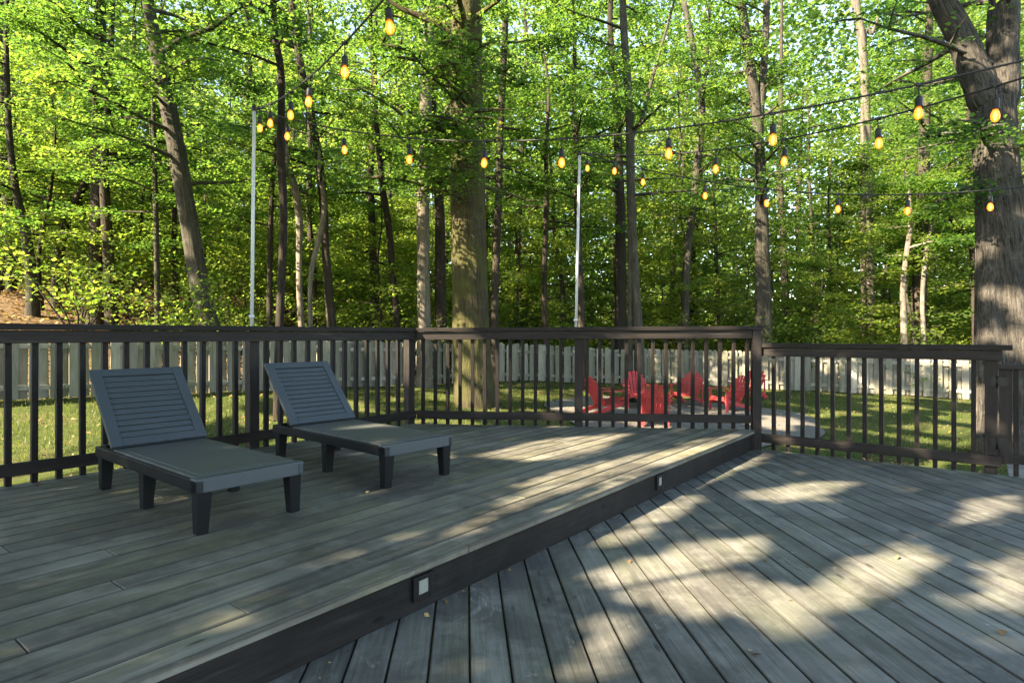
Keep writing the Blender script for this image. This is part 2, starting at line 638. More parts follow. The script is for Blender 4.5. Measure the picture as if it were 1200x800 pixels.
up_bound = [right_of((P1 + Vector((.25, -.02, 0)))[:2], (C0 + Vector((-.3, .04, 0)))[:2])]   # behind the back railing line nothing
mb = MB()
pitch, bw = .1455, .1370
nb = int(UW / pitch) + 1
for k in range(nb):
    v1 = -k * pitch
    v0 = v1 - bw
    u = -9.5 + random.uniform(-1.2, 0)
    pieces = []
    while u < 2.5:
        L = random.choice([3.6, 3.6, 4.2, 4.8]) * random.uniform(.75, 1)
        pieces.append((u, u + L)); u += L + .004
    if k == 0: pieces = [(-9.5, -6.37), (-6.366, -4.6), (-4.596, 2)]
    if k == 1: pieces = [(-9.5, -5.62), (-5.616, 2)]
    for (a, c) in pieces:
        q = [pt1(a, v0), pt1(c, v0), pt1(c, v1), pt1(a, v1)]
        q = [tuple(p[:2]) for p in q]
        if (q[1][0] - q[0][0]) * (q[2][1] - q[0][1]) - (q[1][1] - q[0][1]) * (q[2][0] - q[0][0]) < 0: q = q[::-1]
        q = clip(q, up_bound)
        if len(q) < 3: continue
        ro = random.random() * 20
        dz = random.uniform(-.0012, .0012)
        def uvf(x, y, ro=ro):
            w = uv1(Vector((x, y, 0)))
            return (w[0] + ro, w[1])
        mb.prism(q, -.036 + dz, dz, uvf)
tag(mb.build('raised_deck', M['deck_up'], None, .003), kind='structure')

# riser board and skirt of the raised deck
rb = MB()
rb.beam(pt1(.01, -.035) + Vector((0, 0, -.123)), pt1(-9.5, -.035) + Vector((0, 0, -.123)), .03, .165)
tag(rb.build('step_riser', M['riser'], None, .003), kind='structure')
jb = MB()
p, q = C0 + D1 * .02 - N1 * 0, C0 - D1 * 9
rimz = -.155
jb.beam(p - N1 * .0 + Vector((0, 0, rimz)), q + Vector((0, 0, rimz)), .035, .23)
jb.beam(C0 + Vector((.03, -.045, rimz)), P1 + Vector((-.03, -.04, rimz)), .035, .23)
tag(jb.build('raised_deck_skirt', M['riser']), kind='structure')

# lower deck boards
D4 = Vector((-.0764, 1, 0)).normalized()
N4 = Vector((D4.y, -D4.x, 0))
L0 = Vector((2.825, 6.357, 0))
lo_bound = [right_of((L0 + D2 * 9)[:2], (L0 - D2 * 1)[:2]),
            right_of((pt1(1, -.053))[:2], (pt1(-9.5, -.053))[:2])]
mb = MB()
pitch4, bw4 = .1485, .1405
for k in range(-14, 62):
    v0 = .0177 + .0035 + k * pitch4
    v1 = v0 + bw4
    u = -3.2
    pieces = []
    first = random.uniform(3.2, 5.5)
    while u < 8:
        L = first if not pieces else random.choice([3.6, 4.8])
        pieces.append((u, u + L)); u += L + .004
    for (a, c) in pieces:
        q = [tuple((D4 * s_ + N4 * t_)[:2]) for s_, t_ in ((a, v0), (a, v1), (c, v1), (c, v0))]
        if (q[1][0] - q[0][0]) * (q[2][1] - q[0][1]) - (q[1][1] - q[0][1]) * (q[2][0] - q[0][0]) < 0: q = q[::-1]
        q = clip(q, lo_bound)
        if len(q) < 3: continue
        ro = random.random() * 20
        dz = random.uniform(-.0015, .0015)
        def uvf(x, y, ro=ro):
            return (x * D4.x + y * D4.y + ro, x * N4.x + y * N4.y)
        mb.prism(q, -STEP - .034 + dz, -STEP + dz, uvf)
tag(mb.build('lower_deck', M['deck_lo'], None, .003), kind='structure')
jb = MB()
N2 = Vector((-D2.y, D2.x, 0))                        # outward normal of the lower railing
if N2.y < 0: N2 = -N2
jb.beam(L0 - D2 * .2 - N2 * .03 + Vector((0, 0, -STEP - .15)), L0 + D2 * 8 - N2 * .03 + Vector((0, 0, -STEP - .15)), .035, .22)
tag(jb.build('lower_deck_skirt', M['riser']), kind='structure')
# pale landing outside the gate
jb = MB()
for k in range(9):
    a = L0 + D2 * 1.80 + N2 * (.10 + k * .146)
    jb.beam(a + Vector((0, 0, -STEP - .03)), a + D2 * 1.5 + Vector((0, 0, -STEP - .03)), .14, .032)
for k in (0, 1):
    a = L0 + D2 * (1.86 + 1.36 * k) + N2 * .1 + Vector((0, 0, -STEP - .12))
    jb.beam(a, a + N2 * 1.2, .038, .14)
tag(jb.build('stair_landing', M['landing'], None, .003), kind='structure')

# ------------------------------------------------------------------ railings
OUT_L = -N1                                          # outward side of the left railing
mid_d = (P1 - C0).normalized()
OUT_M = Vector((-mid_d.y, mid_d.x, 0))


def railing(name, label, a, b, out, zs0, zs1, posts, skip_end=0.0, nb_off=.07, cap_ext=(0, 0), fascia_drop=0, post_bottom=-.35, cap_w=.135, bal=.1405, group=None, end_post=False):
    """zs = (base z, bottom rail bottom, bottom rail top, fascia bottom, fascia top, cap top)"""
    root = empty(name, (a.x, a.y, zs0[0]), 0, label, 'railing', group)
    inv = Vector((-a.x, -a.y, -zs0[0]))
    L = (b - a).length; d = (b - a).normalized()
    def zz(i, s): return zs0[i] + (zs1[i] - zs0[i]) * s / L
    def P(s, o, z): return a + d * s + out * o + Vector((0, 0, z)) + inv
    m = MB(); m.beam(P(0 - cap_ext[0], .0, (zz(4, 0) + zz(5, 0)) / 2), P(L + cap_ext[1], .0, (zz(4, L) + zz(5, L)) / 2), cap_w, zz(5, 0) - zz(4, 0))
    m.build('cap_rail', M['rail'], root, .004, 2)
    m = MB(); m.beam(P(0, -.021, (zz(3, 0) + zz(4, 0)) / 2 - .001), P(L - skip_end, -.021, (zz(3, L) + zz(4, L)) / 2 - .001), .038, zz(4, 0) - zz(3, 0) - .002)
    m.build('top_rail', M['rail'], root, .003)
    m = MB(); m.beam(P(0, -.021, (zz(1, 0) + zz(2, 0)) / 2), P(L - skip_end, -.021, (zz(1, L) + zz(2, L)) / 2), .038, zz(2, 0) - zz(1, 0))
    m.build('bottom_rail', M['rail'], root, .003)
    for s in posts:
        m = MB(); m.beam(P(s, .046, zs0[0] + post_bottom), P(s, .046, zz(4, s) - .003), .089, .089, up=d)
        m.build('post', M['rail'], root, .004)
    if end_post:
        m = MB(); m.beam(P(L + .0, -.012, zs0[0] + post_bottom), P(L + .0, -.012, zz(4, L) - .003), .089, .089, up=d)
        m.build('post', M['rail'], root, .004)
    s = nb_off
    shared = None
    while s < L - .03:
        if all(abs(s - q) > .075 for q in posts):
            if shared is None:
                m = MB(); m.beam((0, 0, zs0[0] - .16 - zs0[0]), (0, 0, zz(4, 0) - .004 - zs0[0]), .036, .036, up=d)
                shared = m.mesh('baluster', M['baluster'])
            o = link('baluster', shared, root)
            o.location = d * s + out * (.0175) + Vector((0, 0, zz(4, s) - zz(4, 0)))
            o.rotation_euler = (random.uniform(-.004, .004), random.uniform(-.004, .004), random.uniform(-.05, .05))
        s += bal
    return root


up_z = (0, .066, .150, .942, 1.032, 1.074)
# left railing, from the back corner towards (and past) the left edge of the frame
A = C0 - D1 * 9.0
Ll = 9.0
post_302 = Ll - (Vector((-2.25, 5.40, 0)) - C0).length
railing('deck_railing', 'dark stained deck railing behind the two loungers, running off the left edge', A, C0, OUT_L, up_z, up_z,
        [post_302 - 4.4, post_302 - 2.2, post_302, Ll - .03], nb_off=.024, cap_ext=(0, .05), bal=.1412)
up_z2 = (0, .068, .152, .962, 1.050, 1.090)
Lm = (P1 - C0).length
railing('deck_railing', 'dark stained middle deck railing in front of the big mossy trunk and red chairs', C0 + mid_d * .04, P1, OUT_M, up_z, up_z2,
        [(Vector((.707, 6.70, 0)) - C0).length - .02], nb_off=.06, cap_ext=(.03, .06), bal=.1405, skip_end=.046, end_post=True)
lo_z = (-STEP, -.132, -.040, .775, .866, .911)
LR = (px(1160, 555, -STEP) - L0).length
Ls = L0 - D2 * .26
railing('deck_railing', 'shorter lower deck railing between the step and the gate post, with pale worn spots', Ls, Ls + D2 * (LR + .33), N2, lo_z, lo_z,
        [LR + .26 - .005], nb_off=.145, cap_ext=(0, .07), post_bottom=-.2, bal=.1395)

# gate beyond the post
ga = L0 + D2 * (LR + .036)
g = empty('deck_gate', (ga.x, ga.y, -STEP), math.atan2(D2.y, D2.x), 'dark wooden deck gate with black hinges, cut by the right edge', 'gate')
m = MB(); m.beam((.012, .02, .93), (1.02, .02, .93), .10, .042); m.build('cap_rail', M['rail'], g, .004)
m = MB(); m.beam((.058, .02, .10), (.058, .02, .908), .085, .038, up=(0, 1, 0)); m.build('hinge_stile', M['rail'], g, .003)
m = MB(); m.beam((.96, .02, .10), (.96, .02, .908), .10, .038, up=(0, 1, 0)); m.build('latch_stile', M['rail'], g, .003)
m = MB(); m.beam((.102, .0, .15), (.90, .0, .15), .038, .085); m.build('bottom_rail', M['rail'], g, .003)
for k in range(6):
    m = MB(); m.beam((.128 + k * .14, .04, -.02), (.128 + k * .14, .04, .907), .036, .036, up=(0, 1, 0)); m.build('baluster', M['baluster'], g, .002)
for z in (.80, .27):
    m = MB()
    m.beam((-.045, -.004, z), (.075, -.004, z), .006, .075)
    m.tube([(.0, -.010, z - .05), (.0, -.010, z + .05)], [.008, .008], 8)
    m.build('hinge', M['iron'], g)

# ------------------------------------------------------------------ step lights on the riser
for q, (xx, lab) in enumerate(((498, 'larger-looking nearer square step light with pale lens on the dark riser'), (775, 'farther small square step light on the riser, near the corner post'))):
    k = (xx - 600) / F
    # riser line through pt1(u,0)
    u = (k * E0.y - E0.x) / (D1.x - k * D1.y)
    c = pt1(u, -.020)
    o = empty('step_light', (c.x, c.y, -.104), math.atan2(D1.y, D1.x), lab, 'step light', 'step lights on the riser')
    m = MB()
    for (x0, x1, z0, z1) in ((-.062, -.030, -.052, .052), (.030, .062, -.052, .052), (-.030, .030, .032, .052), (-.030, .030, -.052, -.030)):
        m.beam((x0, -.009, (z0 + z1) / 2), (x1, -.009, (z0 + z1) / 2), .016, z1 - z0)
    m.build('frame', M['iron'], o, .002)
    m = MB(); m.beam((-.031, -.006, .001), (.031, -.006, .001), .009, .064); m.build('lens', M['lens'], o)
    for sx in (-1, 1):
        m = MB(); m.tube([(sx * .046, -.0165, .0), (sx * .046, -.0195, .0)], [.005, .004], 8); m.build('screw', M['dark'], o)

# ------------------------------------------------------------------ loungers
def make_lounger():
    """local x runs from the back (0) to the foot (1.5), local y across"""
    root = empty('sun_lounger')
    L, W, H = 1.50, .59, .283
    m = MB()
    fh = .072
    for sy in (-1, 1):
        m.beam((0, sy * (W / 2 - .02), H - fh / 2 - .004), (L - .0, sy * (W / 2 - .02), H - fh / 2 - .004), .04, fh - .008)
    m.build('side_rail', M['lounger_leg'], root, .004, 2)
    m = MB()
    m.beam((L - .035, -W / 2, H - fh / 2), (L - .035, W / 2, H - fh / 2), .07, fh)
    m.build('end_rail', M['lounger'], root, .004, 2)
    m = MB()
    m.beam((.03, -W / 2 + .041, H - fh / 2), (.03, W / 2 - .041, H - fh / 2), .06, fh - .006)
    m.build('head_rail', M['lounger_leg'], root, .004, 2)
    # seat: one panel with an engraved border and fine lengthwise slats
    m = MB()
    hx = .29
    m.beam((hx, 0, H - .008), (L - .072, 0, H - .008), W - .036, .022)
    m.beam((hx + .03, 0, H + .004), (L - .105, 0, H + .004), W - .10, .004)
    m.build('seat_panel', M['seat'], root, .0015)
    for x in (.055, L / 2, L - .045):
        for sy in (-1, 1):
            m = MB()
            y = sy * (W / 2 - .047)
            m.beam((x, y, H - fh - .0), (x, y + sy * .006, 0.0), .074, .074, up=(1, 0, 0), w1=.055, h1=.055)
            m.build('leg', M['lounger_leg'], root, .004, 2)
    # backrest
    beta = R(46); r = .64
    bx, bz = math.cos(beta), math.sin(beta)
    d = Vector((-bx, 0, bz)); nrm = Vector((bz, 0, bx))
    base = Vector((hx, 0, H + .012))
    br = MB()
    for sy in (-1, 1):
        br.beam(base + Vector((0, sy * (W / 2 - .038), 0)), base + d * r + Vector((0, sy * (W / 2 - .038), 0)), .066, .03, up=nrm)
    br.beam(base + d * (r - .03) + Vector((0, -W / 2 + .0715, 0)), base + d * (r - .03) + Vector((0, W / 2 - .0715, 0)), .03, .058, up=d)
    br.beam(base + d * .03 + Vector((0, -W / 2 + .0715, 0)), base + d * .03 + Vector((0, W / 2 - .0715, 0)), .03, .056, up=d)
    bro = br.build('backrest', M['lounger'], root, .003, 2)
    ns = 11
    s0, s1 = .064, r - .064
    sl = MB()
    for k in range(ns):
        c = base + d * (s0 + (k + .5) * (s1 - s0) / ns)
        sl.beam(c + Vector((0, -W / 2 + .0715, 0)), c + Vector((0, W / 2 - .0715, 0)), .018, (s1 - s0) / ns - .009, up=d)
    sl.build('slat_panel', M['lounger'], bro, .002)
    m = MB()
    for sy in (-1, 1):
        y = sy * (W / 2 - .10)
        m.beam(base + d * .26 - nrm * .02 + Vector((0, y, 0)), Vector((.075, y, H - .03)), .022, .03)
    m.build('support_strut', M['dark'], root, .002)
    return root


def place_lounger(o, corner, foot_dir):
    """corner: near front corner on the deck plane; foot_dir: direction from back to foot"""
    a = Vector((*foot_dir, 0)).normalized()
    e = Vector((-a.y, a.x, 0))                    # local +y
    org = corner - a * 1.50 + e * (.59 / 2)
    o.location = (org.x, org.y, 0)
    o.rotation_euler = (0, 0, math.atan2(a.y, a.x))


lo1 = make_lounger()
tag(lo1, 'slate grey slatted sun lounger nearer the left edge, wholly in shade, back raised', 'sun lounger', 'sun loungers on the raised deck')
lo2 = copy_tree(lo1)
tag(lo2, 'slate grey slatted sun lounger nearer the back corner, light streaks on its seat', 'sun lounger', 'sun loungers on the raised deck')
place_lounger(lo1, Vector((-1.559, 3.031, 0)), (.767, -.641))
place_lounger(lo2, Vector((-.8186, 3.956, 0)), (.743, -.669))

# ------------------------------------------------------------------ light poles and string lights
PT1 = Vector((-2.25, 5.40, 2.98))
PT2 = Vector((.744, 6.70, 2.98))


def light_pole(base, top, label):
    o = empty('light_pole', base, 0, label, 'light pole', 'poles holding the string lights')
    b = Vector(base); t = Vector(top) - b
    m = MB(); m.tube([(0, 0, 0), t * .5, t], [.0155, .015, .0145], 12); m.build('shaft', M['pole'], o)
    m = MB(); m.lathe([(.019, 0), (.021, .01), (.021, .035), (.014, .05)], t - Vector((0, 0, .012)), 12); m.build('end_cap', M['dark'], o)
    m = MB()
    pts = [t + Vector((.0, 0, .0)), t + Vector((.05, -.01, .012)), t + Vector((.10, -.02, .008)), t + Vector((.12, -.022, -.012)), t + Vector((.105, -.02, -.028))]
    m.tube(pts, [.006] * 5, 6); m.build('hook', M['iron'], o)
    for z in (.0, -.35):
        m = MB(); m.lathe([(.019, -.012), (.024, -.012), (.024, .012), (.019, .012)], (0, 0, .18 + z), 12); m.build('clamp', M['pole'], o)
    return o


light_pole(PT1 + Vector((-.022, 0, -2.0)) - N1 * .03, PT1 - N1 * .03, 'thin grey light pole on the left railing between the two loungers')
light_pole(Vector((.705, 6.70 + .10, .98)), PT2 + Vector((0, .06, 0)), 'slightly tilted thin grey light pole on the middle railing above the red chairs')

sock = MB().lathe([(.010, 0), (.017, -.008), (.0185, -.02), (.0185, -.052), (.021, -.056), (.021, -.062)], (0, 0, 0), 12).mesh('socket', M['dark'])
glass = MB().lathe([(.011, -.060), (.0145, -.069), (.020, -.082), (.0225, -.098), (.021, -.112), (.0145, -.124), (.005, -.130)], (0, 0, 0), 14).mesh('bulb', M['bulb'])
fil = MB().lathe([(.003, -.070), (.007, -.084), (.009, -.100), (.006, -.116), (.002, -.124)], (0, 0, 0), 8).mesh('filament', M['filament'])


def string(label, a, b, pts, bulbs, end, drop=.07):
    """a,b: plan end points; pts: photo points on the cable; bulbs: photo columns of the bulbs; end: last world point"""
    a2, d2 = Vector((a.x, a.y)), Vector((b[0] - a.x, b[1] - a.y)).normalized()
    def col(x):
        k = (x - 600) / F
        return (k * a2.y - a2.x) / (d2.x - k * d2.y)
    sp = [(0.0, a.z)]
    for (x, y) in pts:
        s = col(x); Y = a2.y + d2.y * s
        sp.append((s, EYE - (y - HOR) / F * Y))
    e = Vector(end)
    sp.append(((e.xy - a2).length, e.z))
    # least squares parabola blended with the points keeps the sag smooth
    ss = np.array([p[0] for p in sp]); zs = np.array([p[1] for p in sp])
    w = np.ones(len(ss)); w[0] = 6; w[-1] = 1
    co = np.polyfit(ss, zs, 3, w=w)
    f = lambda s: float(np.polyval(co, s))
    o = empty('string_light', (a.x, a.y, a.z), 0, label, 'string lights', 'strings of bulbs above the deck')
    inv = -Vector((a.x, a.y, a.z))
    m = MB()
    N = 70
    S1 = ss[-1]
    path = [Vector((a2.x + d2.x * S1 * k / N, a2.y + d2.y * S1 * k / N, f(S1 * k / N))) + inv for k in range(N + 1)]
    m.tube(path, [.0058] * (N + 1), 6)
    m.build('cable', M['dark'], o)
    for x in bulbs:
        s = col(x)
        p = Vector((a2.x + d2.x * s, a2.y + d2.y * s, f(s))) + inv
        so = link('socket', sock, o)
        dr = drop * random.uniform(.8, 1.1)
        so.location = p - Vector((0, 0, dr))
        so.rotation_euler = (random.uniform(-.08, .08), random.uniform(-.08, .08), random.random() * 6)
        mm = MB(); mm.tube([p + Vector((0, 0, -.004)), p - Vector((0, 0, dr))], [.0036, .0036], 6)
        mm.beam(p + Vector((-.018, 0, 0)), p + Vector((.018, 0, 0)), .013, .016)
        mm.build('drop_cord', M['dark'], o)
        link('bulb', glass, so); link('filament', fil, so)
    return o


string('string of amber bulbs rising steeply from the left pole to the top picture edge', PT1, (PT1.x + .69, PT1.y - 1),
       [(345, 107), (372, 80), (402, 52), (450, 0)], [455, 404, 363, 341, 317, 304], (2.2, -1.0, 3.5))
string('long amber bulb string from the left pole across the middle to the right edge', PT1, (2.23, 3.36),
       [(362, 148), (420, 158), (512, 165), (564, 165), (616, 166), (668, 160), (720, 154), (779, 151), (879, 137), (910, 132), (1000, 115), (1072, 100.7), (1120, 92.7), (1200, 72.7)],
       [337, 403, 480, 568, 658, 784, 906, 1077, 1262], (5.7, 1.8, 3.1))
string('bulb string from the middle pole crossing in front of the huge forked trunk', PT2, (2.646, 3.36),
       [(839, 175), (917, 164.7), (960, 155), (1028, 140), (1072, 126), (1112, 119), (1173, 99), (1200, 91)],
       [688, 720, 839, 920, 1029, 1167, 1330], (4.3, .45, 2.9))
string('lowest faint string of small bulbs sagging from the middle pole towards the gate', PT2, (6.5, 3.8),
       [(754, 200), (826, 213), (889, 220), (1040, 226), (1139, 224), (1200, 221)], [753, 826, 897, 982, 1064, 1160, 1262], (6.6, 3.75, 2.9), .05)

# ------------------------------------------------------------------ picket fence
def fence(label, p, q, h=1.17, flip=1):
    p, q = Vector((*p, 0)), Vector((*q, 0))
    d = (q - p).normalized(); L = (q - p).length
    nrm = Vector((d.y, -d.x, 0))                     # towards the lawn
    z0 = gzf(p.x, p.y)
    o = empty('board_fence', (p.x, p.y, z0), 0, label, 'fence', 'weathered board fence round the lawn')
    inv = Vector((-p.x, -p.y, -z0))
    def at(s, off, z):
        w = p + d * s + nrm * off
        w.z = gzf(*(p + d * s)[:2]) + z
        return w + inv
    bf, bb = MB(), MB()
    s = .05
    k = 0
    while s < L - .1:
        hh = h + random.uniform(-.03, .03)
        tilt = random.uniform(-.012, .012)
        m = bf if k % 2 == 0 else bb
        off = .034 if k % 2 == 0 else -.040
        a, b = at(s, off, .03), at(s + tilt, off, hh - .055)
        w = (.160 if k % 2 == 0 else .135) * random.uniform(.93, 1.04)
        m.beam(a, b, w, .018, up=nrm)
        m.beam(b, at(s + tilt, off, hh), w, .018, up=nrm, w1=w * .55, h1=.018)
        s += .152; k += 1
    bf.build('front_boards', M['fence'], o)
    bb.build('back_boards', M['fence'], o)
    for z in (.22, h - .22):
        m = MB()
        s = 0
        while s < L:
            e = min(s + 2.4, L)
            m.beam(at(s, 0, z), at(e - .004, 0, z), .042, .085); s = e
        m.build('rail', M['fence'], o)
    s = .1
    while s < L:
        m = MB(); m.beam(at(s, -.001, -.3), at(s, -.001, h - .06), .048, .085, up=nrm); m.build('post', M['fence'], o)
        s += 2.4
    return o


fence('long weathered grey board fence behind the loungers below the wooded bank', FA, FB)
fence('short far run of board fence between the mossy trunk and the red chairs', FB, FC)
fence('right run of weathered board fence behind the lower railing, with sunlit patches', FC, FD)

# ------------------------------------------------------------------ adirondack chairs
def make_chair():
    """faces local +x; origin on the ground"""
    r = empty('adirondack_chair')
    m = MB()
    for k in range(6):                                # seat slats, sloping down to the back
        x = .42 - k * .095
        m.beam((x, -.26, .37 - k * .025), (x, .26, .37 - k * .025), .088, .02, up=(-.25, 0, 1))
    m.beam((.475, -.26, .33), (.475, .26, .33), .02, .10)
    m.build('seat', M['red'], r, .004)
    m = MB()                                          # fan back
    n = 7
    for k in range(n):
        t = (k - (n - 1) / 2) / ((n - 1) / 2)
        top = .76 - .24 * t * t
        b0 = Vector((-.12, t * .20, .22)); d = Vector((-.42, t * .15, .9)).normalized()
        m.beam(b0, b0 + d * (top + .02), .056, .02, up=(.9, 0, .42), w1=.086)
    m.beam((-.155, -.25, .31), (-.155, .25, .31), .02, .06, up=(-.42, 0, .9))
    m.beam((-.345, -.30, .70), (-.345, .30, .70), .02, .06, up=(-.42, 0, .9))
    m.build('back', M['red'], r, .004)
    for sy in (-1, 1):
        m = MB(); m.beam((-.36, sy * .325, .575), (.50, sy * .345, .575), .10, .022, w1=.14); m.build('armrest', M['red'], r, .006)
        m = MB(); m.beam((.42, sy * .30, 0), (.42, sy * .30, .562), .09, .025, up=(0, 1, 0)); m.build('front_leg', M['red'], r, .004)
        m = MB(); m.beam((.46, sy * .271, .30), (-.52, sy * .271, .045), .026, .10); m.build('side_rail', M['red'], r, .004)
        m = MB(); m.beam((-.30, sy * .30, .0), (-.30, sy * .30, .562), .07, .025, up=(0, 1, 0)); m.build('rear_leg', M['red'], r, .004)
    return r


PIT = Vector((3.1, 14.1))
chairs = [
    (708, 13.6, None, 'red adirondack chair at the left end of its group beside the railing post'),
    (746, 15.3, None, 'red adirondack chair standing farthest back, directly left of the nearest one'),
    (766, 12.9, None, 'nearest bright red adirondack chair, seen from behind'),
    (806, 16.0, None, 'sun-bleached red adirondack chair just right of the nearest one seen from behind'),
    (856, 15.2, None, 'red adirondack chair turned left with its armrest showing, just left of the corner post'),
    (879, 17.2, None, 'red adirondack chair mostly hidden behind the corner post at the step'),
]
proto = None
for (cx, cd, rz, lab) in chairs:
    X = (cx - 600) / F * cd
    o = make_chair() if proto is None else copy_tree(proto)
    proto = proto or o
    d = PIT - Vector((X, cd))
    o.location = (X, cd, gzf(X, cd) + .03)
    ang = math.atan2(d.y, d.x)
    o.rotation_euler = (0, 0, ang)
    o.scale = (.93, .93, .93)
    tag(o, lab, 'adirondack chair', 'red chairs round the gravel circle')

# ------------------------------------------------------------------ leaves and trees
def leaf_arrays(c, size, up_sd=.45, wid=.34):
    """c: (N,3) centres, size: (N,) lengths -> verts (N*4,3)"""
    N = len(c)
    nrm = np.stack([rng.normal(0, up_sd, N), rng.normal(0, up_sd, N), np.ones(N)], 1)
    nrm /= np.linalg.norm(nrm, axis=1)[:, None]
    th = rng.uniform(0, 2 * np.pi, N)
    d = np.stack([np.cos(th), np.sin(th), np.zeros(N)], 1)
    d -= nrm * (d * nrm).sum(1)[:, None]
    d /= np.linalg.norm(d, axis=1)[:, None]
    s = np.cross(nrm, d)
    L = size[:, None]
    base = c - d * L * .5
    tip = c + d * L * .5 - nrm * L * .10
    mid = c - d * L * .06 + nrm * L * .05
    v = np.stack([base, mid + s * L * wid, tip, mid - s * L * wid], 1)
    return v.reshape(-1, 3)


def leaf_mesh(name, c, size, mat, up_sd=.45, wid=.34, tone=None):
    v = leaf_arrays(c, size, up_sd, wid)
    N = len(c)
    f = np.arange(4 * N).reshape(N, 4)
    r_ = rng.random(N)
    if tone is not None: r_ = .5 * r_ + .5 * tone
    return mesh_np(name, v, f, mat, {'rnd': np.repeat(r_, 4)})


def spray(c, n, rh, rv, tilt=None):
    """a flattened, uneven cluster of n leaf centres round c"""
    r = np.sqrt(rng.random(n)) * rh
    th = rng.uniform(0, 2 * np.pi, n)
    k = rng.uniform(.55, 1.0)
    ph = rng.uniform(0, np.pi)
    x = r * np.cos(th); y = r * np.sin(th) * k
    X = x * np.cos(ph) - y * np.sin(ph); Y = x * np.sin(ph) + y * np.cos(ph)
    z = rng.normal(0, rv, n) - .18 * r * r / max(rh, .01)
    tx, ty = rng.normal(0, .22, 2)
    z = z + tx * X + ty * Y
    return np.stack([X + c[0], Y + c[1], z + c[2]], 1)


def branches(trunk, radii, hs, spec, limbs):
    """grow limbs from a trunk polyline; returns spray centres (list of (pos, scale))
    spec: dict(z0,z1,n,len,rise)"""
    out = []
    tz = np.array([p.z for p in trunk])
    for k in range(spec['n']):
        z = spec['z0'] + (spec['z1'] - spec['z0']) * (k + random.random()) / spec['n']
        i = int(np.clip(np.searchsorted(tz, z), 1, len(trunk) - 1))
        t = min(max((z - tz[i - 1]) / max(tz[i] - tz[i - 1], 1e-3), 0), 1)
        p = trunk[i - 1].lerp(trunk[i], t)
        r0 = (radii[i - 1] * (1 - t) + radii[i] * t)
        az = random.uniform(0, 6.283)
        if 'az' in spec: az = random.choice(spec['az']) + random.uniform(-.5, .5)
        L = spec['len'] * random.uniform(.6, 1.2) * (1.15 - .5 * (z - spec['z0']) / max(spec['z1'] - spec['z0'], .1))
        rise = spec['rise'] + random.uniform(-.15, .2)
        d = Vector((math.cos(az), math.sin(az), rise)).normalized()
        pts = [p]
        q = p.copy()
        ns = 5
        for s_ in range(ns):
            d = (d + Vector((random.uniform(-.18, .18), random.uniform(-.18, .18), random.uniform(-.16, .10)))).normalized()
            q = q + d * (L / ns)
            pts.append(q.copy())
            if s_ >= 1:
                out.append((q.copy(), random.uniform(.75, 1.2)))
                # side twig
                sd_ = Vector((-d.y, d.x, 0)) * random.choice((-1, 1))
                tw = q + (sd_ + d * .4).normalized() * L * random.uniform(.18, .34) + Vector((0, 0, random.uniform(-.1, .15)))
                limbs.tube([q, (q + tw) / 2 + Vector((0, 0, .03)), tw], [r0 * .10 + .003, r0 * .07 + .003, .003], 4, False)
                out.append((tw, random.uniform(.6, 1.0)))
        rr = min(r0 * .42, .012 + L * .018)
        limbs.tube(pts, [rr * (1 - .85 * s_ / ns) + .003 for s_ in range(ns + 1)], 5, False)
    return out


DENS = 2.5


def tree_parts(root, trunks, barkm, spec, leafm, leaf_size, per_spray, rh, sides=12, wob=.03, lobes=None):
    """trunks: list of (points, radii) in world space relative to root; the first one carries the crown specs"""
    tm = MB()
    for pts, rad in trunks:
        tm.tube(pts, rad, sides, True, wob, 1.0, lobes)
    limbs = MB()
    cents = []
    for ti, sp in spec:
        cents += branches(trunks[ti][0], trunks[ti][1], None, sp, limbs)
    tr = tm.build('trunk', barkm, root)
    if limbs.v: limbs.build('limbs', barkm, tr)
    if cents:
        arr = [spray(c, max(8, int(DENS * per_spray * s * s * random.uniform(.6, 1.3))), rh * .95 * s, .06 * rh + .015) for c, s in cents]
        c = np.concatenate(arr)
        reps = [len(a) for a in arr]
        size = leaf_size * rng.uniform(.55, 1.3, len(c)) * np.repeat(rng.uniform(.75, 1.25, len(arr)), reps)
        link('crown', leaf_mesh('crown', c, size, leafm, tone=np.repeat(rng.random(len(arr)), reps)), root)


def smooth_path(pts, per=4):
    """Catmull-Rom through (Vector, radius)"""
    out, rad = [], []
    P_ = [pts[0]] + list(pts) + [pts[-1]]
    for i in range(1, len(P_) - 2):
        for k in range(per):
            t = k / per
            a, b, c, d = (P_[i - 1], P_[i], P_[i + 1], P_[i + 2])
            out.append(.5 * ((2 * b[0]) + (c[0] - a[0]) * t + (2 * a[0] - 5 * b[0] + 4 * c[0] - d[0]) * t * t + (3 * b[0] - a[0] - 3 * c[0] + d[0]) * t ** 3))
            rad.append(b[1] + (c[1] - b[1]) * t)
    out.append(pts[-1][0]); rad.append(pts[-1][1])
    return out, rad


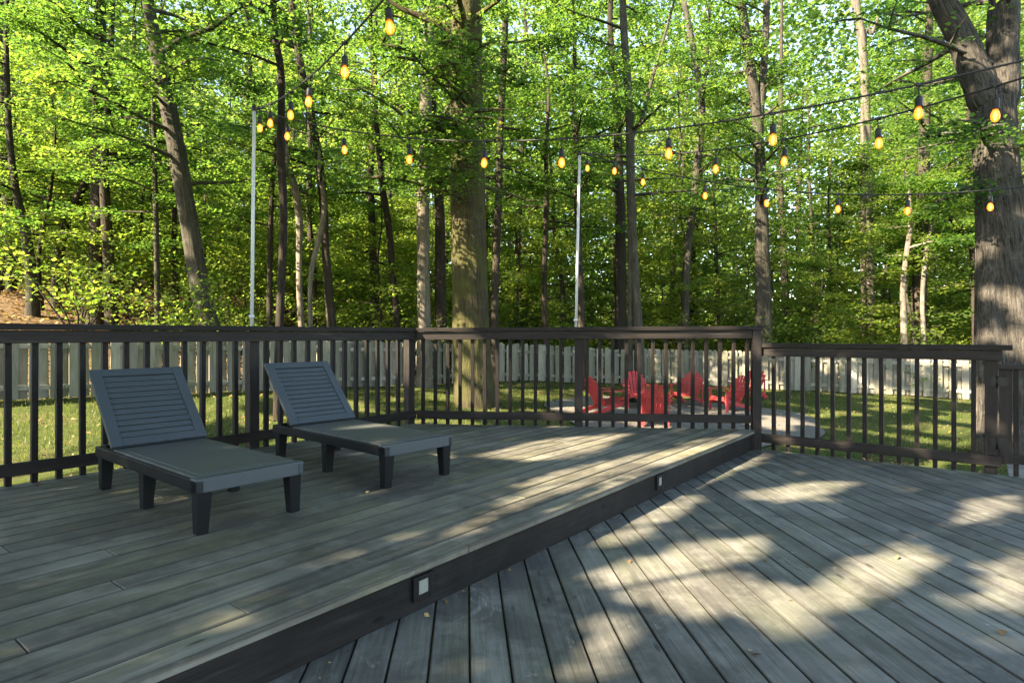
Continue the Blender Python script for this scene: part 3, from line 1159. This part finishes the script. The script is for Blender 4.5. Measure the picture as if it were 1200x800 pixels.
def trunk_from(d, pts, top_z=None, sway=.0, per_seg=4):
    """photo trunk line (x, y, width) at distance d -> world path from the ground up, continued to top_z"""
    w = []
    for (x, y, wd) in pts:
        w.append((pxd(x, y, d), wd / F * d / 2))
    base = w[0][0].copy()
    base.z = gzf(base.x, d) - .15
    if w[0][0].z > base.z + .25:
        w.insert(0, (base, w[0][1] * 1.25))
    else:
        w[0] = (base, w[0][1])
    for i, (p, r) in enumerate(w):
        p.y += sway * math.sin(i * 1.3 + d)
    if top_z and w[-1][0].z < top_z:
        p, r = w[-1]
        q, _ = w[-2]
        dr = (p - q).normalized()
        dr = (dr + Vector((random.uniform(-.1, .1), random.uniform(-.1, .1), .5))).normalized()
        k = (top_z - p.z)
        w.append((p + dr * k * .5 + Vector((0, 0, 0)), r * .7))
        w.append((p + dr * k * .5 + Vector((random.uniform(-.1, .1) * k, random.uniform(-.1, .1) * k, k * .5)), r * .25))
    return smooth_path(w, per_seg)


def hero(name, label, d, trunks, barkm, crown, top=12, leaf_size=.13, per=34, rh=.55, leafm=None, group=None, sides=12, wob=.03, lobes=None, sway=.0, cat='tree', per_seg=4):
    paths = [trunk_from(dd if dd else d, t, tp, sway, per_seg) for dd, t, tp in trunks]
    b = paths[0][0][0]
    root = empty(name, (b.x, b.y, b.z + .15), 0, label, cat, group)
    inv = -Vector((b.x, b.y, b.z + .15))
    paths = [([p + inv for p in pts], rad) for pts, rad in paths]
    spec = []
    zmax = 1 + .56 * d + .8
    for cr in crown:
        ti, z0, z1, n, ln, rise = cr[:6]
        if z1 > zmax:
            n = max(2, round(n * (zmax - z0) / (z1 - z0))); z1 = zmax
        sp = dict(z0=z0 + inv.z, z1=z1 + inv.z, n=n, len=ln, rise=rise)
        if len(cr) > 6: sp['az'] = cr[6]
        spec.append((ti, sp))
    tree_parts(root, paths, barkm, spec, leafm or LEAF, leaf_size * .70, per, rh, sides, wob, lobes)
    return root


def ridges(i, th):
    w = .9 * math.sin(i * .31) + .5 * math.sin(i * .83 + 1)
    a = abs(math.sin(9 * th + w)) + .7 * abs(math.sin(15 * th - 1.3 * w + .06 * i)) + .45 * math.sin(5 * th + i * .9) * math.sin(i * 1.7 + 3 * th)
    return .055 * (a - 1.0)


# big mossy tree behind the middle railing
hero('mossy_tree', 'thickest mossy trunk standing on the lawn behind the middle railing', 13.7,
     [(None, [(558, 500, 62), (557, 475, 50), (554, 435, 45), (552, 380, 43), (550, 300, 41), (548, 220, 39), (547, 120, 38), (546, 20, 37)], 15),
      (None, [(546, 60, 20), (528, 36, 12), (500, 22, 8), (470, 10, 5), (440, -10, 3)], None)],
     BK['moss'], [(0, 3.6, 7.5, 10, 2.4, .1), (0, 3.9, 7.6, 12, 2.2, .0, [-1.9, -1.3]), (0, 7.5, 14, 16, 3.5, .35), (1, 6.6, 9, 3, 1.6, .0)], 15, .13, 30, .6, sides=56, wob=.025, lobes=lambda i, th: .8 * ridges(i, th), per_seg=8)
# forked tree at the right edge
hero('forked_tree', 'huge forked grey trunk at the right edge beside the gate, furrowed bark', 10.4,
     [(None, [(1190, 532, 92), (1190, 505, 74), (1189, 470, 63), (1188, 420, 59), (1185, 370, 56), (1181, 320, 54), (1174, 260, 50), (1168, 205, 44), (1165, 150, 43), (1164, 118, 42)], None),
      (None, [(1162, 165, 30), (1154, 115, 34), (1141, 80, 31), (1125, 40, 28), (1106, 5, 26), (1088, -45, 23)], 13),
      (None, [(1168, 170, 28), (1175, 110, 33), (1175, 60, 31), (1177, 0, 30), (1181, -60, 27)], 14)],
     BK['oak'], [(1, 5.0, 12, 12, 2.8, .3), (2, 4.6, 13, 16, 2.8, .3), (0, 3.4, 4.6, 5, 1.2, .0)], 13, .12, 26, .5, sides=72, wob=.022, lobes=ridges, per_seg=9)
# leaning tree
hero('leaning_tree', 'thick trunk leaning left, rising behind the nearer lounger', 13.6,
     [(None, [(246, 390, 25), (240, 365, 23), (232, 325, 22), (218, 240, 20), (206, 170, 19), (194, 110, 18), (183, 60, 17), (174, 10, 15), (166, -50, 13)], 13)],
     BK['grey'], [(0, 4.2, 7.5, 10, 2.2, .1), (0, 7, 12, 14, 3, .3)], 12, .125, 32, .55)
hero('double_tree', 'dark double trunk on the leafy bank towards the left edge', 16.0,
     [(None, [(114, 374, 22), (114, 330, 19), (115, 260, 18), (116, 190, 16), (117, 100, 14), (118, 0, 12)], 15),
      (15.6, [(131, 374, 15), (128, 320, 12), (124, 250, 11), (122, 190, 9), (127, 110, 7), (131, 30, 6)], 14)],
     BK['brown'], [(0, 4.5, 14, 22, 2.8, .2), (1, 4.5, 13, 10, 2.2, .2)], 14, .14, 34, .6)
hero('slanting_tree', 'short slanting dark trunk just left of the double trunk', 16.6,
     [(None, [(66, 330, 10), (72, 280, 10), (84, 245, 9), (100, 215, 7), (112, 190, 5)], 8)],
     BK['dark'], [(0, 3.4, 7.5, 10, 2.0, .15)], 8, .14, 34, .55)
hero('twin_stem_tree', 'grey trunk with crooked stem close to the left edge', 15.5,
     [(None, [(38, 345, 13), (34, 300, 11), (28, 258, 9), (20, 230, 8), (12, 170, 7), (8, 90, 6)], 11)],
     BK['grey'], [(0, 3.5, 10, 14, 2.3, .15)], 11, .14, 34, .55)
hero('dark_tree', 'dark trunk at the extreme left edge of the woods', 18,
     [(None, [(14, 345, 12), (12, 300, 10), (8, 220, 9), (4, 120, 8), (0, 20, 7)], 14)],
     BK['dark'], [(0, 4.0, 13, 16, 2.6, .2)], 14, .15, 32, .6)
hero('slim_tree', 'slim straight grey trunk left of the leaning trunk', 14.5,
     [(None, [(185, 376, 7), (184, 320, 6), (183, 260, 6), (181, 180, 5), (179, 100, 4)], 9)],
     BK['grey'], [(0, 3.2, 8.5, 12, 1.8, .15)], 9, .125, 34, .5)
hero('slim_tree', 'slim dark trunk right beside the base of the leaning trunk', 17,
     [(None, [(207, 374, 7), (205, 310, 6), (204, 240, 6), (202, 160, 5)], 9)],
     BK['dark'], [(0, 4, 9, 12, 1.9, .15)], 9, .13, 34, .55)
hero('wavy_tree', 'thin wavy dark trunk just right of the left light pole', 10.5,
     [(None, [(326, 440, 10), (328, 380, 10), (331, 300, 9), (332, 240, 9), (329, 180, 10), (330, 120, 8), (329, 80, 8), (322, 40, 8), (320, -20, 7)], 10)],
     BK['dark'], [(0, 4.6, 9.5, 12, 2.0, .15)], 10, .12, 32, .5)
hero('dark_tree', 'thin dark trunk directly behind the left light pole gap, left of the wavy trunk', 15.5,
     [(None, [(316, 390, 7), (316, 330, 6), (317, 270, 6), (320, 210, 5), (324, 160, 4)], 7.5)],
     BK['dark'], [(0, 3.5, 7.3, 9, 1.6, .15)], 7.5, .13, 34, .5)
hero('vine_tree', 'pale twisted twin stems like vines between the two poles, left group', 15.2,
     [(None, [(356, 400, 8), (353, 350, 7), (350, 300, 7), (349, 262, 8), (346, 225, 9), (338, 190, 7), (334, 150, 5)], 6.5),
      (15.0, [(366, 400, 6), (365, 340, 5), (367, 305, 6), (374, 272, 7), (379, 240, 6), (376, 200, 5)], 5.6)],
     BK['pale'], [(0, 4.3, 6.4, 6, 1.5, .2)], 6, .12, 30, .5, sway=.12)
hero('curving_tree', 'brown trunk curving left, right of the pale twisted stems', 15.6,
     [(None, [(389, 392, 12), (385, 340, 10), (381, 280, 9), (378, 230, 9), (372, 175, 9), (361, 120, 9), (351, 70, 9), (343, 10, 8)], 12)],
     BK['brown'], [(0, 4.5, 11.5, 16, 2.4, .2)], 12, .13, 34, .55)
hero('slim_tree', 'slim dark trunk slanting between the twisted stems and the pale grey trunk', 17,
     [(None, [(466, 392, 8), (461, 330, 8), (456, 270, 8), (448, 215, 7), (441, 140, 6), (436, 60, 5)], 11)],
     BK['dark'], [(0, 4.2, 10.5, 14, 2.2, .15)], 11, .13, 34, .55)
hero('grey_tree', 'straight pale grey trunk immediately left of the mossy trunk', 16.2,
     [(None, [(497, 440, 19), (497, 392, 16), (496, 320, 15), (496, 240, 15), (498, 160, 14), (500, 90, 14), (504, 20, 13)], 15)],
     BK['pale'], [(0, 5.2, 14, 20, 2.6, .25)], 15, .135, 32, .55, sides=16)
hero('grey_tree', 'darker trunk half hidden between the pale grey trunk and the mossy trunk', 17.6,
     [(None, [(517, 400, 14), (516, 320, 13), (515, 250, 12), (512, 190, 11), (506, 120, 10), (503, 40, 9)], 14)],
     BK['brown'], [(0, 5.2, 13, 14, 2.4, .25)], 14, .14, 32, .55)
hero('slim_tree', 'slim brown trunk immediately right of the mossy trunk', 17,
     [(None, [(579, 400, 9), (581, 320, 9), (584, 240, 9), (586, 160, 8), (590, 80, 8), (593, 0, 7)], 14)],
     BK['brown'], [(0, 4.5, 13, 16, 2.3, .2)], 14, .14, 32, .55)
hero('slim_tree', 'slim dark trunk midway between the mossy trunk and the right light pole', 20,
     [(None, [(638, 395, 7), (638, 320, 6), (640, 240, 6), (640, 170, 5)], 11)],
     BK['dark'], [(0, 4.2, 10.5, 16, 2.4, .2)], 11, .15, 32, .6)
hero('dark_tree', 'dark trunk right behind the right light pole', 18,
     [(None, [(682, 395, 9), (680, 330, 8), (677, 260, 8), (676, 190, 7), (673, 120, 6)], 12)],
     BK['brown'], [(0, 4.5, 11.5, 14, 2.3, .2)], 12, .14, 32, .6)
hero('shaggy_tree', 'dark shaggy trunk a little right of the right pole, behind its grey neighbour', 21,
     [(None, [(727, 395, 15), (727, 330, 14), (727, 260, 12), (725, 190, 10), (722, 120, 9)], 15)],
     BK['dark'], [(0, 5.5, 14, 16, 2.6, .25)], 15, .15, 32, .6)
hero('tall_tree', 'tall grey brown trunk right of the right light pole, forking high up', 16,
     [(None, [(749, 410, 12), (745, 345, 11), (741, 270, 10), (739, 200, 10), (737, 120, 10), (732, 50, 9), (729, -20, 8)], 14),
      (None, [(739, 190, 5), (752, 140, 5), (765, 90, 4), (785, 20, 3)], 11)],
     BK['grey'], [(0, 4.6, 13, 16, 2.4, .2), (1, 6.5, 10.5, 6, 1.8, .2)], 14, .14, 32, .55)
hero('crooked_tree', 'crooked grey trunk between the right pole and the corner post', 22,
     [(None, [(803, 410, 9), (804, 340, 8), (807, 285, 8), (813, 240, 8), (816, 205, 9), (821, 160, 9), (822, 115, 8), (812, 55, 7), (801, 0, 6)], 12)],
     BK['grey'], [(0, 4.8, 11.5, 13, 2.2, .2)], 12, .14, 32, .55)
hero('forking_tree', 'tall trunk above the corner post that forks into two stems', 20.5,
     [(None, [(898, 420, 15), (897, 360, 14), (895, 300, 13), (893, 240, 13), (890, 180, 12), (885, 120, 12), (877, 60, 11), (868, 0, 9)], 14),
      (None, [(890, 165, 9), (893, 110, 9), (897, 50, 8), (899, -10, 7)], 13)],
     BK['grey'], [(0, 5.2, 13, 15, 2.4, .2), (1, 6.5, 12, 10, 2.0, .25)], 14, .14, 32, .55)
hero('snag_tree', 'bare pale broken trunk high against the sky near the top right', 24,
     [(None, [(1020, 395, 10), (1018, 260, 10), (1015, 130, 9), (1010, 50, 9), (1002, 0, 9), (996, -30, 5)], None),
      (None, [(1012, 70, 5), (1022, 40, 4), (1032, 12, 3)], None)],
     BK['pale'], [(0, 5, 8, 7, 2.0, .1)], None, .17, 30, .6)
hero('pale_sapling', 'crooked pale sapling stem above the middle of the lower railing', 18.8,
     [(None, [(1060, 410, 8), (1059, 370, 7), (1058, 335, 6), (1062, 300, 6), (1067, 265, 5), (1066, 235, 4)], 6)],
     BK['pale'], [(0, 3.2, 5.8, 8, 1.5, .15)], 6, .13, 32, .5)
hero('stump_tree', 'thick dark trunk behind the pale sapling stems at the lower railing', 20,
     [(None, [(1077, 410, 18), (1077, 350, 16), (1079, 290, 15), (1082, 220, 13), (1084, 140, 11), (1088, 60, 9)], 14)],
     BK['brown'], [(0, 4.4, 13, 16, 2.5, .2)], 14, .15, 32, .6)
hero('pale_sapling', 'thinner pale sapling with dark top, right of the thick dark trunk at the lower railing', 18.6,
     [(None, [(1083, 410, 5), (1081, 350, 5), (1084, 310, 5), (1089, 275, 4), (1094, 255, 3)], 5.5)],
     BK['pale'], [(0, 3.2, 5.3, 7, 1.4, .15)], 6, .13, 32, .5)
hero('bent_tree', 'bent dark stem arching right, just left of the huge forked trunk', 18.4,
     [(None, [(1143, 410, 7), (1142, 350, 7), (1141, 300, 7), (1136, 280, 7), (1122, 265, 6), (1108, 245, 5), (1098, 230, 4)], 5.8)],
     BK['dark'], [(0, 3.2, 5.6, 9, 1.6, .15)], 6, .13, 32, .5)

# filler trees deeper in the woods: variants copied
def filler(kind):
    h = [11, 13, 15, 9, 14, 10][kind]
    r0 = [.10, .13, .16, .07, .12, .08][kind]
    root = empty('forest_tree')
    pts = [(Vector((0, 0, -.3)), r0 * 1.3)]
    x = y = 0
    for k in range(1, 8):
        x += random.uniform(-.16, .16); y += random.uniform(-.16, .16)
        pts.append((Vector((x, y, h * k / 7)), r0 * (1 - .8 * k / 7)))
    path = smooth_path(pts)
    bm = BK[['brown', 'grey', 'dark', 'grey', 'brown', 'dark'][kind]]
    spec = [(0, dict(z0=1.2, z1=h * .45, n=11, len=1.9, rise=.1)), (0, dict(z0=h * .4, z1=h * .98, n=17, len=2.7, rise=.25))]
    tree_parts(root, [path], bm, spec, LEAF_FAR, .135, 16, .72, 8)
    return root


protos = [filler(k) for k in range(6)]
kinds = ['slender brown trunk', 'slender grey trunk', 'thick dark trunk', 'thin grey sapling', 'brown trunk', 'thin dark sapling']
used = set()
placed = []
def try_place(dmin, dmax, n, spread=1.0, gap=2.2):
    c = 0; tries = 0
    while c < n and tries < 3000:
        tries += 1
        d = random.uniform(dmin, dmax)
        X = random.uniform(-.92, .92) * d * spread
        if float(beyond(X, d)) < 2.0: continue
        if any((X - a) ** 2 + (d - b) ** 2 < gap ** 2 for a, b in placed): continue
        placed.append((X, d)); c += 1
        k = random.randrange(6)
        o = protos[k] if k not in used else copy_tree(protos[k])
        used.add(k)
        o.location = (X, d, gzf(X, d) - .05)
        o.rotation_euler = (random.uniform(-.05, .05), random.uniform(-.05, .05), random.uniform(0, 6.28))
        s = random.uniform(.85, 1.3)
        o.scale = (s, s, s)
        tag(o, kinds[k] + ' deep in the woods among many like it', 'tree', 'slender trees deep in the woods')
try_place(19, 30, 36, gap=1.9)
try_place(30, 46, 34)

# understory bushes
def bush(kind):
    root = empty('understory_bush')
    st, cents = MB(), []
    for k in range(9):
        az = random.uniform(0, 6.28); L = random.uniform(.9, 2.2)
        d = Vector((math.cos(az) * .55, math.sin(az) * .55, 1)).normalized()
        pts = [Vector((0, 0, -.1))]; q = Vector((random.uniform(-.15, .15), random.uniform(-.15, .15), 0))
        for s_ in range(4):
            d = (d + Vector((random.uniform(-.25, .25), random.uniform(-.25, .25), -.08))).normalized()
            q = q + d * L / 4; pts.append(q.copy())
            if s_ > 0: cents.append((q.copy(), random.uniform(.7, 1.2)))
            if s_ > 1: cents.append((q + Vector((random.uniform(-.5, .5), random.uniform(-.5, .5), random.uniform(-.2, .2))), random.uniform(.6, 1.0)))
        st.tube(pts, [.016, .013, .010, .007, .004], 5, False)
    st.build('stems', BK['brown'], root)
    c = np.concatenate([spray(c_, int(40 * s * s), .45 * s, .09) for c_, s in cents])
    link('foliage', leaf_mesh('foliage', c, .085 * rng.uniform(.5, 1.3, len(c)), LEAF_BUSH, .6), root)
    return root


bp = [bush(k) for k in range(4)]
bu = set()
bl = ['light green bush in the understory beyond the fence', 'yellowish bush in the understory beyond the fence', 'loose bush growing low among the trunks beyond the fence', 'spreading bush growing low among the trunks beyond the fence']
bplaced = []
def put_bush(X, d, s):
    k = random.randrange(4)
    o = bp[k] if k not in bu else copy_tree(bp[k])
    bu.add(k)
    o.location = (X, d, gzf(X, d))
    o.rotation_euler = (0, 0, random.uniform(0, 6.28))
    o.scale = (s, s, s * random.uniform(.85, 1.1))
    tag(o, bl[k], 'bush', 'bushes in the understory')
c = 0; tries = 0
while c < 135 and tries < 12000:
    tries += 1
    d = random.uniform(12, 30)
    X = random.uniform(-.9, .9) * d
    b = float(beyond(X, d))
    if b < 1.2: continue
    if X / d < -.2 and b < 7 and random.random() < .93: continue
    if any((X - a) ** 2 + (d - e) ** 2 < 1.5 ** 2 for a, e in bplaced): continue
    bplaced.append((X, d)); c += 1
    put_bush(X, d, random.uniform(.9, 1.6))

# low layered young maples filling the middle storey
def young_maple(kind):
    h = [5.5, 7.0, 4.5, 6.2][kind]
    root = empty('young_maple')
    pts = [(Vector((0, 0, -.2)), .06)]
    x = y = 0
    for k in range(1, 6):
        x += random.uniform(-.2, .2); y += random.uniform(-.2, .2)
        pts.append((Vector((x, y, h * k / 5)), .055 * (1 - .8 * k / 5)))
    path = smooth_path(pts)
    tree_parts(root, [path], BK[['brown', 'grey', 'dark', 'grey'][kind]], [(0, dict(z0=.9, z1=h, n=24, len=2.0, rise=.08))], LEAF_BUSH, .095, 20, .52, 7)
    return root


yp = [young_maple(k) for k in range(4)]
yu = set()
yl = ['young maple with layered light green leaves in the middle storey', 'taller young maple with layered leaves in the middle storey', 'low young maple with dark stem among the trunks', 'grey stemmed young maple among the trunks']
yplaced = []
c = 0; tries = 0
while c < 44 and tries < 9000:
    tries += 1
    d = random.uniform(12.5, 27)
    X = random.uniform(-.95, .95) * d
    b = float(beyond(X, d))
    if b < 1.5 or (X / d < -.22 and b < 6): continue
    if any((X - a) ** 2 + (d - e) ** 2 < 1.9 ** 2 for a, e in yplaced): continue
    if math.hypot(X - 7.5, d - 10.4) < 3: continue
    yplaced.append((X, d)); c += 1
    k = random.randrange(4)
    o = yp[k] if k not in yu else copy_tree(yp[k])
    yu.add(k)
    o.location = (X, d, gzf(X, d))
    s = random.uniform(.85, 1.25)
    o.rotation_euler = (0, 0, random.uniform(0, 6.28)); o.scale = (s, s, s)
    tag(o, yl[k], 'tree', 'young maples in the middle storey')

# the woods farther off, one mass of foliage and stems
N = 340000
th = rng.uniform(R(-47), R(47), N); rr = 40 + 34 * rng.random(N) ** 1.3
X, Y = np.sin(th) * rr, np.cos(th) * rr
zz = 29 * rng.random(N) ** 1.3
clump = np.sin(X * .42 + 2 * np.sin(Y * .2)) * np.sin(Y * .37 + zz * .3) + .6 * np.sin(X * 1.1 + zz * .55)
k = (clump > -1.1 + zz * .035) | (zz < 6)
c = np.stack([X, Y, gz(X, Y) + zz], 1)[k]
fw = empty('far_woods', (0, 60, gzf(0, 60)), 0, 'continuous green woods far behind all the single trunks', 'woods')
fw['kind'] = 'stuff'
o = link('foliage', leaf_mesh('foliage', c - np.array([0, 60, gzf(0, 60)]), rng.uniform(.26, .56, len(c)), LEAF_FAR, .7), fw)
m = MB()
for k in range(90):
    t_ = random.uniform(R(-46), R(46)); r_ = random.uniform(40, 72)
    x, y = math.sin(t_) * r_, math.cos(t_) * r_
    p = Vector((x, y - 60, gzf(x, y) - gzf(0, 60) - .3))
    q = p + Vector((random.uniform(-1, 1), random.uniform(-1, 1), random.uniform(12, 22)))
    m.tube([p, (p + q) / 2 + Vector((random.uniform(-.5, .5), 0, 0)), q], [.22, .17, .06], 6, False)
m.build('stems', BK['brown'], fw)

# ------------------------------------------------------------------ unseen trees left of the deck, crowns shaped to cast its dapple
def to0(p):
    """slide a point along the sun ray to the plane z=0"""
    p = Vector(p)
    return p + S * ((0 - p.z) / S.z)


lit = []
def litpoly(z, pts): lit.append(np.array([tuple(to0(px(x, y, z))[:2]) for x, y in pts]))
Z = -STEP
litpoly(Z, [(680, 672), (810, 633), (915, 622), (890, 655), (850, 668), (950, 690), (972, 712), (950, 738), (920, 742), (880, 722), (820, 732), (765, 712), (720, 700)])
litpoly(Z, [(935, 697), (980, 665), (1050, 633), (1118, 655), (1082, 672), (1032, 706), (975, 718)])
litpoly(Z, [(860, 577), (950, 563), (1020, 563), (965, 586), (900, 592)])
litpoly(Z, [(1098, 617), (1130, 585), (1190, 578), (1205, 595), (1140, 617)])
litpoly(Z, [(1122, 712), (1160, 655), (1200, 645), (1240, 680), (1200, 718), (1150, 717)])
litpoly(Z, [(655, 785), (700, 715), (750, 720), (735, 780), (700, 800)])
litpoly(Z, [(690, 634), (765, 592), (815, 563), (770, 602), (720, 634)])
litpoly(0, [(512, 626), (560, 600), (610, 578), (645, 582), (560, 620), (520, 642)])
litpoly(0, [(545, 534), (640, 513), (745, 506), (700, 532), (620, 542)])
litpoly(0, [(600, 568), (680, 545), (760, 528), (820, 513), (872, 506), (862, 522), (760, 552), (680, 573), (620, 583)])
litpoly(0, [(640, 602), (720, 570), (800, 543), (765, 572), (660, 612)])
litpoly(0, [(820, 520), (870, 508), (880, 512), (840, 530)])
litpoly(.283, [(425, 520), (452, 523), (475, 518), (440, 512)])
litpoly(.283, [(400, 499), (470, 493), (478, 498), (410, 506)])
for (x, y, d, r) in ((640, 486, 6.7, .17), (675, 470, 6.65, .13), (650, 392, 6.7, .12), (705, 440, 6.65, .16), (745, 430, 6.6, .14), (810, 430, 6.55, .15), (880, 395, 6.45, .14), (800, 384, 6.55, .12), (895, 415, 6.4, .14),
                     (920, 515, 6.35, .14), (1090, 535, 5.7, .14), (1000, 520, 6.0, .10), (1080, 500, 5.7, .12), (1115, 480, 5.6, .12), (1160, 540, 5.35, .12)):
    p0 = to0(pxd(x, y, d))
    lit.append(np.array([(p0.x + r * math.cos(k * .785), p0.y + r * .8 * math.sin(k * .785)) for k in range(8)]))


def in_poly(P_, x, y):
    ins = np.zeros(len(x), bool)
    n = len(P_)
    for k in range(n):
        x0, y0 = P_[k]; x1, y1 = P_[(k + 1) % n]
        c = ((y0 > y) != (y1 > y)) & (x < (x1 - x0) * (y - y0) / (y1 - y0 + 1e-12) + x0)
        ins ^= c
    return ins


def shade_tree(label, base, h, n_leaf, hl, hr, region):
    x0, x1, y0, y1 = region
    root = empty('shade_tree', (base[0], base[1], gzf(*base)), 0, label, 'tree', 'unseen trees left of the deck, shaped for shade')
    inv = -Vector((base[0], base[1], gzf(*base)))
    pts = [(Vector((0, 0, -.2)), .28), (Vector((.1, 0, 2.5)), .22), (Vector((.0, .15, 5)), .19), (Vector((.2, .1, h * .75)), .12), (Vector((.1, .2, h)), .04)]
    path = smooth_path(pts)
    tm = MB(); tm.tube(path[0], path[1], 14, True, .03)
    tr = tm.build('trunk', BK['grey'], root)
    X = rng.uniform(x0, x1, n_leaf); Y = rng.uniform(y0, y1, n_leaf)
    # clumps
    z = rng.uniform(hl, hr, n_leaf)
    keep = np.ones(n_leaf, bool)
    for P_ in lit: keep &= ~in_poly(P_, X, Y)  # gaps cut in the crown where the sun patches should fall
    off = (Y > 6.9 + .02 * X) | (X > 6.5) | (X < -5.2)
    nz = np.sin(X * 2.1 + 1.3 * np.sin(Y * 1.1)) * np.sin(Y * 1.9 + 1.1 * np.sin(X * .9)) + .4 * np.sin(X * 4.7 + Y * 3.1)
    keep &= ~(off & (nz > .22))
    X, Y, z = X[keep], Y[keep], z[keep]
    c = np.stack([X + S.x / S.z * z, Y + S.y / S.z * z, z], 1)
    c = c[~((c[:, 1] > 0) & (np.abs(c[:, 0]) < .9 * c[:, 1]) & (c[:, 2] - 1 < .62 * c[:, 1]))] + np.array(inv)
    link('crown', leaf_mesh('crown', c, .20 * rng.uniform(.7, 1.2, len(c)), LEAF, .5), root)
    lm = MB()
    for k in range(16):
        q = c[rng.integers(len(c))]
        zz = min(max(q[2] - 2.5, 2.5), h * .95)
        s_ = path[0][min(range(len(path[0])), key=lambda i_: abs(path[0][i_].z - zz))]
        e = Vector(q)
        mid = (s_ + e) / 2 + Vector((0, 0, .5))
        lm.tube([s_, mid, e], [.045, .028, .008], 6, False)
    lm.build('limbs', BK['grey'], tr)
    return root


shade_tree('unseen broad tree left of the deck, crown shaped to shade the boards', (-13.5, -3.5), 10, 52000, 4.6, 7.0, (-5.5, 9, .3, 12))
shade_tree('second unseen broad tree behind the first on the left, crown shaped to shade the boards', (-18.0, -7.0), 13, 62000, 8.3, 10.8, (-5.5, 15, .3, 16.5))

shade_tree('unseen tall tree left of the first loungers, added to shade lawn and fence', (-10.5, 1.0), 15, 36000, 11.5, 14, (1, 20, 11, 18.5))

# ------------------------------------------------------------------ grass, litter, fallen leaves
def scatter(n, x0, x1, y0, y1, cond):
    X = rng.uniform(x0, x1, n); Y = rng.uniform(y0, y1, n)
    k = cond(X, Y)
    return X[k], Y[k]


def not_deck(X, Y):
    up = ((X - E0.x) * N1.x + (Y - E0.y) * N1.y < .1) & ((X - C0.x) * (-N1.x) + (Y - C0.y) * (-N1.y) < .05) & (Y < 6.9 - .11 * (X + 1.1))
    lo = ((X - E0.x) * N1.x + (Y - E0.y) * N1.y > 0) & ((X - L0.x) * N2.x + (Y - L0.y) * N2.y < .05)
    return ~(up | lo)


X, Y = scatter(120000, -14, 15, 3.5, 22, lambda X, Y: (beyond(X, Y) < .2) & (np.sin(X * 1.9 + 1.5 * np.sin(Y * .8)) * np.sin(Y * 1.6 + np.sin(X)) + .5 * np.sin(X * 4.1) * np.sin(Y * 3.7) > -.38 + .4 * (rng.random(len(X)) - .5)) & not_deck(X, Y) & ((X - gc[0]) ** 2 + (Y - gc[1]) ** 2 > 8.6) & (np.abs(X) < .9 * Y + .5))
n = len(X)
h = rng.uniform(.025, .07, n); th = rng.uniform(0, 6.28, n)
c = np.stack([X, Y, gz(X, Y)], 1)
w = np.stack([np.cos(th), np.sin(th), np.zeros(n)], 1) * .006
ln = np.stack([rng.normal(0, .02, n), rng.normal(0, .02, n), h], 1)
v = np.stack([c - w, c + w, c + ln + w * .3, c + ln - w * .3], 1).reshape(-1, 3)
tag(link('grass', mesh_np('grass', v, np.arange(4 * n).reshape(n, 4), GRASS, {'rnd': np.repeat(rng.random(n), 4)})), 'short patchy lawn grass beyond the railings', 'grass', kind='stuff')

X, Y = scatter(42000, -24, 16, 5, 30, lambda X, Y: ((beyond(X, Y) > 0) | (rng.random(len(X)) < .16)) & not_deck(X, Y) & (np.abs(X) < .9 * Y + .5))
n = len(X)
c = np.stack([X, Y, gz(X, Y) + rng.uniform(.01, .05, n)], 1)
tag(link('leaf_litter', leaf_mesh('leaf_litter', c, np.where(beyond(X, Y) > 0, rng.uniform(.07, .15, n), rng.uniform(.035, .08, n)), LITTER, .5)), 'dry brown leaf litter on the bank and lawn', 'leaf litter', kind='stuff')

# small leaves and crumbs on the boards
L = []
def on_up(x, y): return ((x - E0.x) * N1.x + (y - E0.y) * N1.y < -.02) and ((x - C0.x) * (-N1.x) + (y - C0.y) * (-N1.y) < -.05)
for k in range(150):
    x, y = random.uniform(-3.5, 6), random.uniform(1.6, 6.6)
    if on_up(x, y): L.append((x, y, .006))
    elif (x - E0.x) * N1.x + (y - E0.y) * N1.y > .02: L.append((x, y, -STEP + .006))
L = [l for l in L if random.random() < .55]
for k in range(38):
    p = pt1(random.uniform(-7, -.1), random.uniform(.0, .05)); L.append((p.x, p.y, -STEP + .006))
for (x, y) in ((897, 657), (880, 764), (886, 768), (1086, 538), (1090, 540), (1082, 537), (435, 733), (1174, 742), (1051, 654), (1015, 640), (720, 558)):
    p = px(x, y, -STEP); L.append((p.x, p.y, -STEP + .008))
for k in range(40):
    p = L0 + D2 * random.uniform(.7, 1.2) + N2 * random.uniform(-.05, .12); L.append((p.x, p.y, -STEP + random.uniform(.004, .03)))
c = np.array(L)
sz = rng.uniform(.012, .034, len(c)); sz[-51:] = rng.uniform(.03, .055, 51)
tag(link('fallen_leaves', leaf_mesh('fallen_leaves', c, sz, LITTER, .35)), 'small dry leaves and crumbs scattered on the deck boards', 'fallen leaves', kind='stuff')

# fallen branches on the bank
for k, (x, y, d, L_, a, lab) in enumerate(((150, 372, 14.5, 2.6, .2, 'long fallen branch lying on the leafy bank between the double trunk and the leaning trunk'), (290, 365, 16, 3.2, -.35, 'dark fallen limb sloping down the bank behind the left light pole'))):
    p = pxd(x, y, d)
    z = gzf(p.x, p.y)
    o = empty('fallen_branch', (p.x, p.y, z), a, lab, 'branch')
    m = MB()
    pts = [Vector((-L_ / 2, 0, .05)), Vector((-L_ / 4, .1, .12)), Vector((0, 0, .10)), Vector((L_ / 4, -.12, .2)), Vector((L_ / 2, 0, .35))]
    m.tube(pts, [.06, .055, .045, .035, .02], 8, True, .04)
    m.build('stem', BK['brown'], o)
    m = MB()
    m.tube([pts[2], pts[2] + Vector((.4, .3, .3)), pts[2] + Vector((.8, .5, .7))], [.025, .018, .008], 6, False)
    m.build('twig', BK['brown'], o)
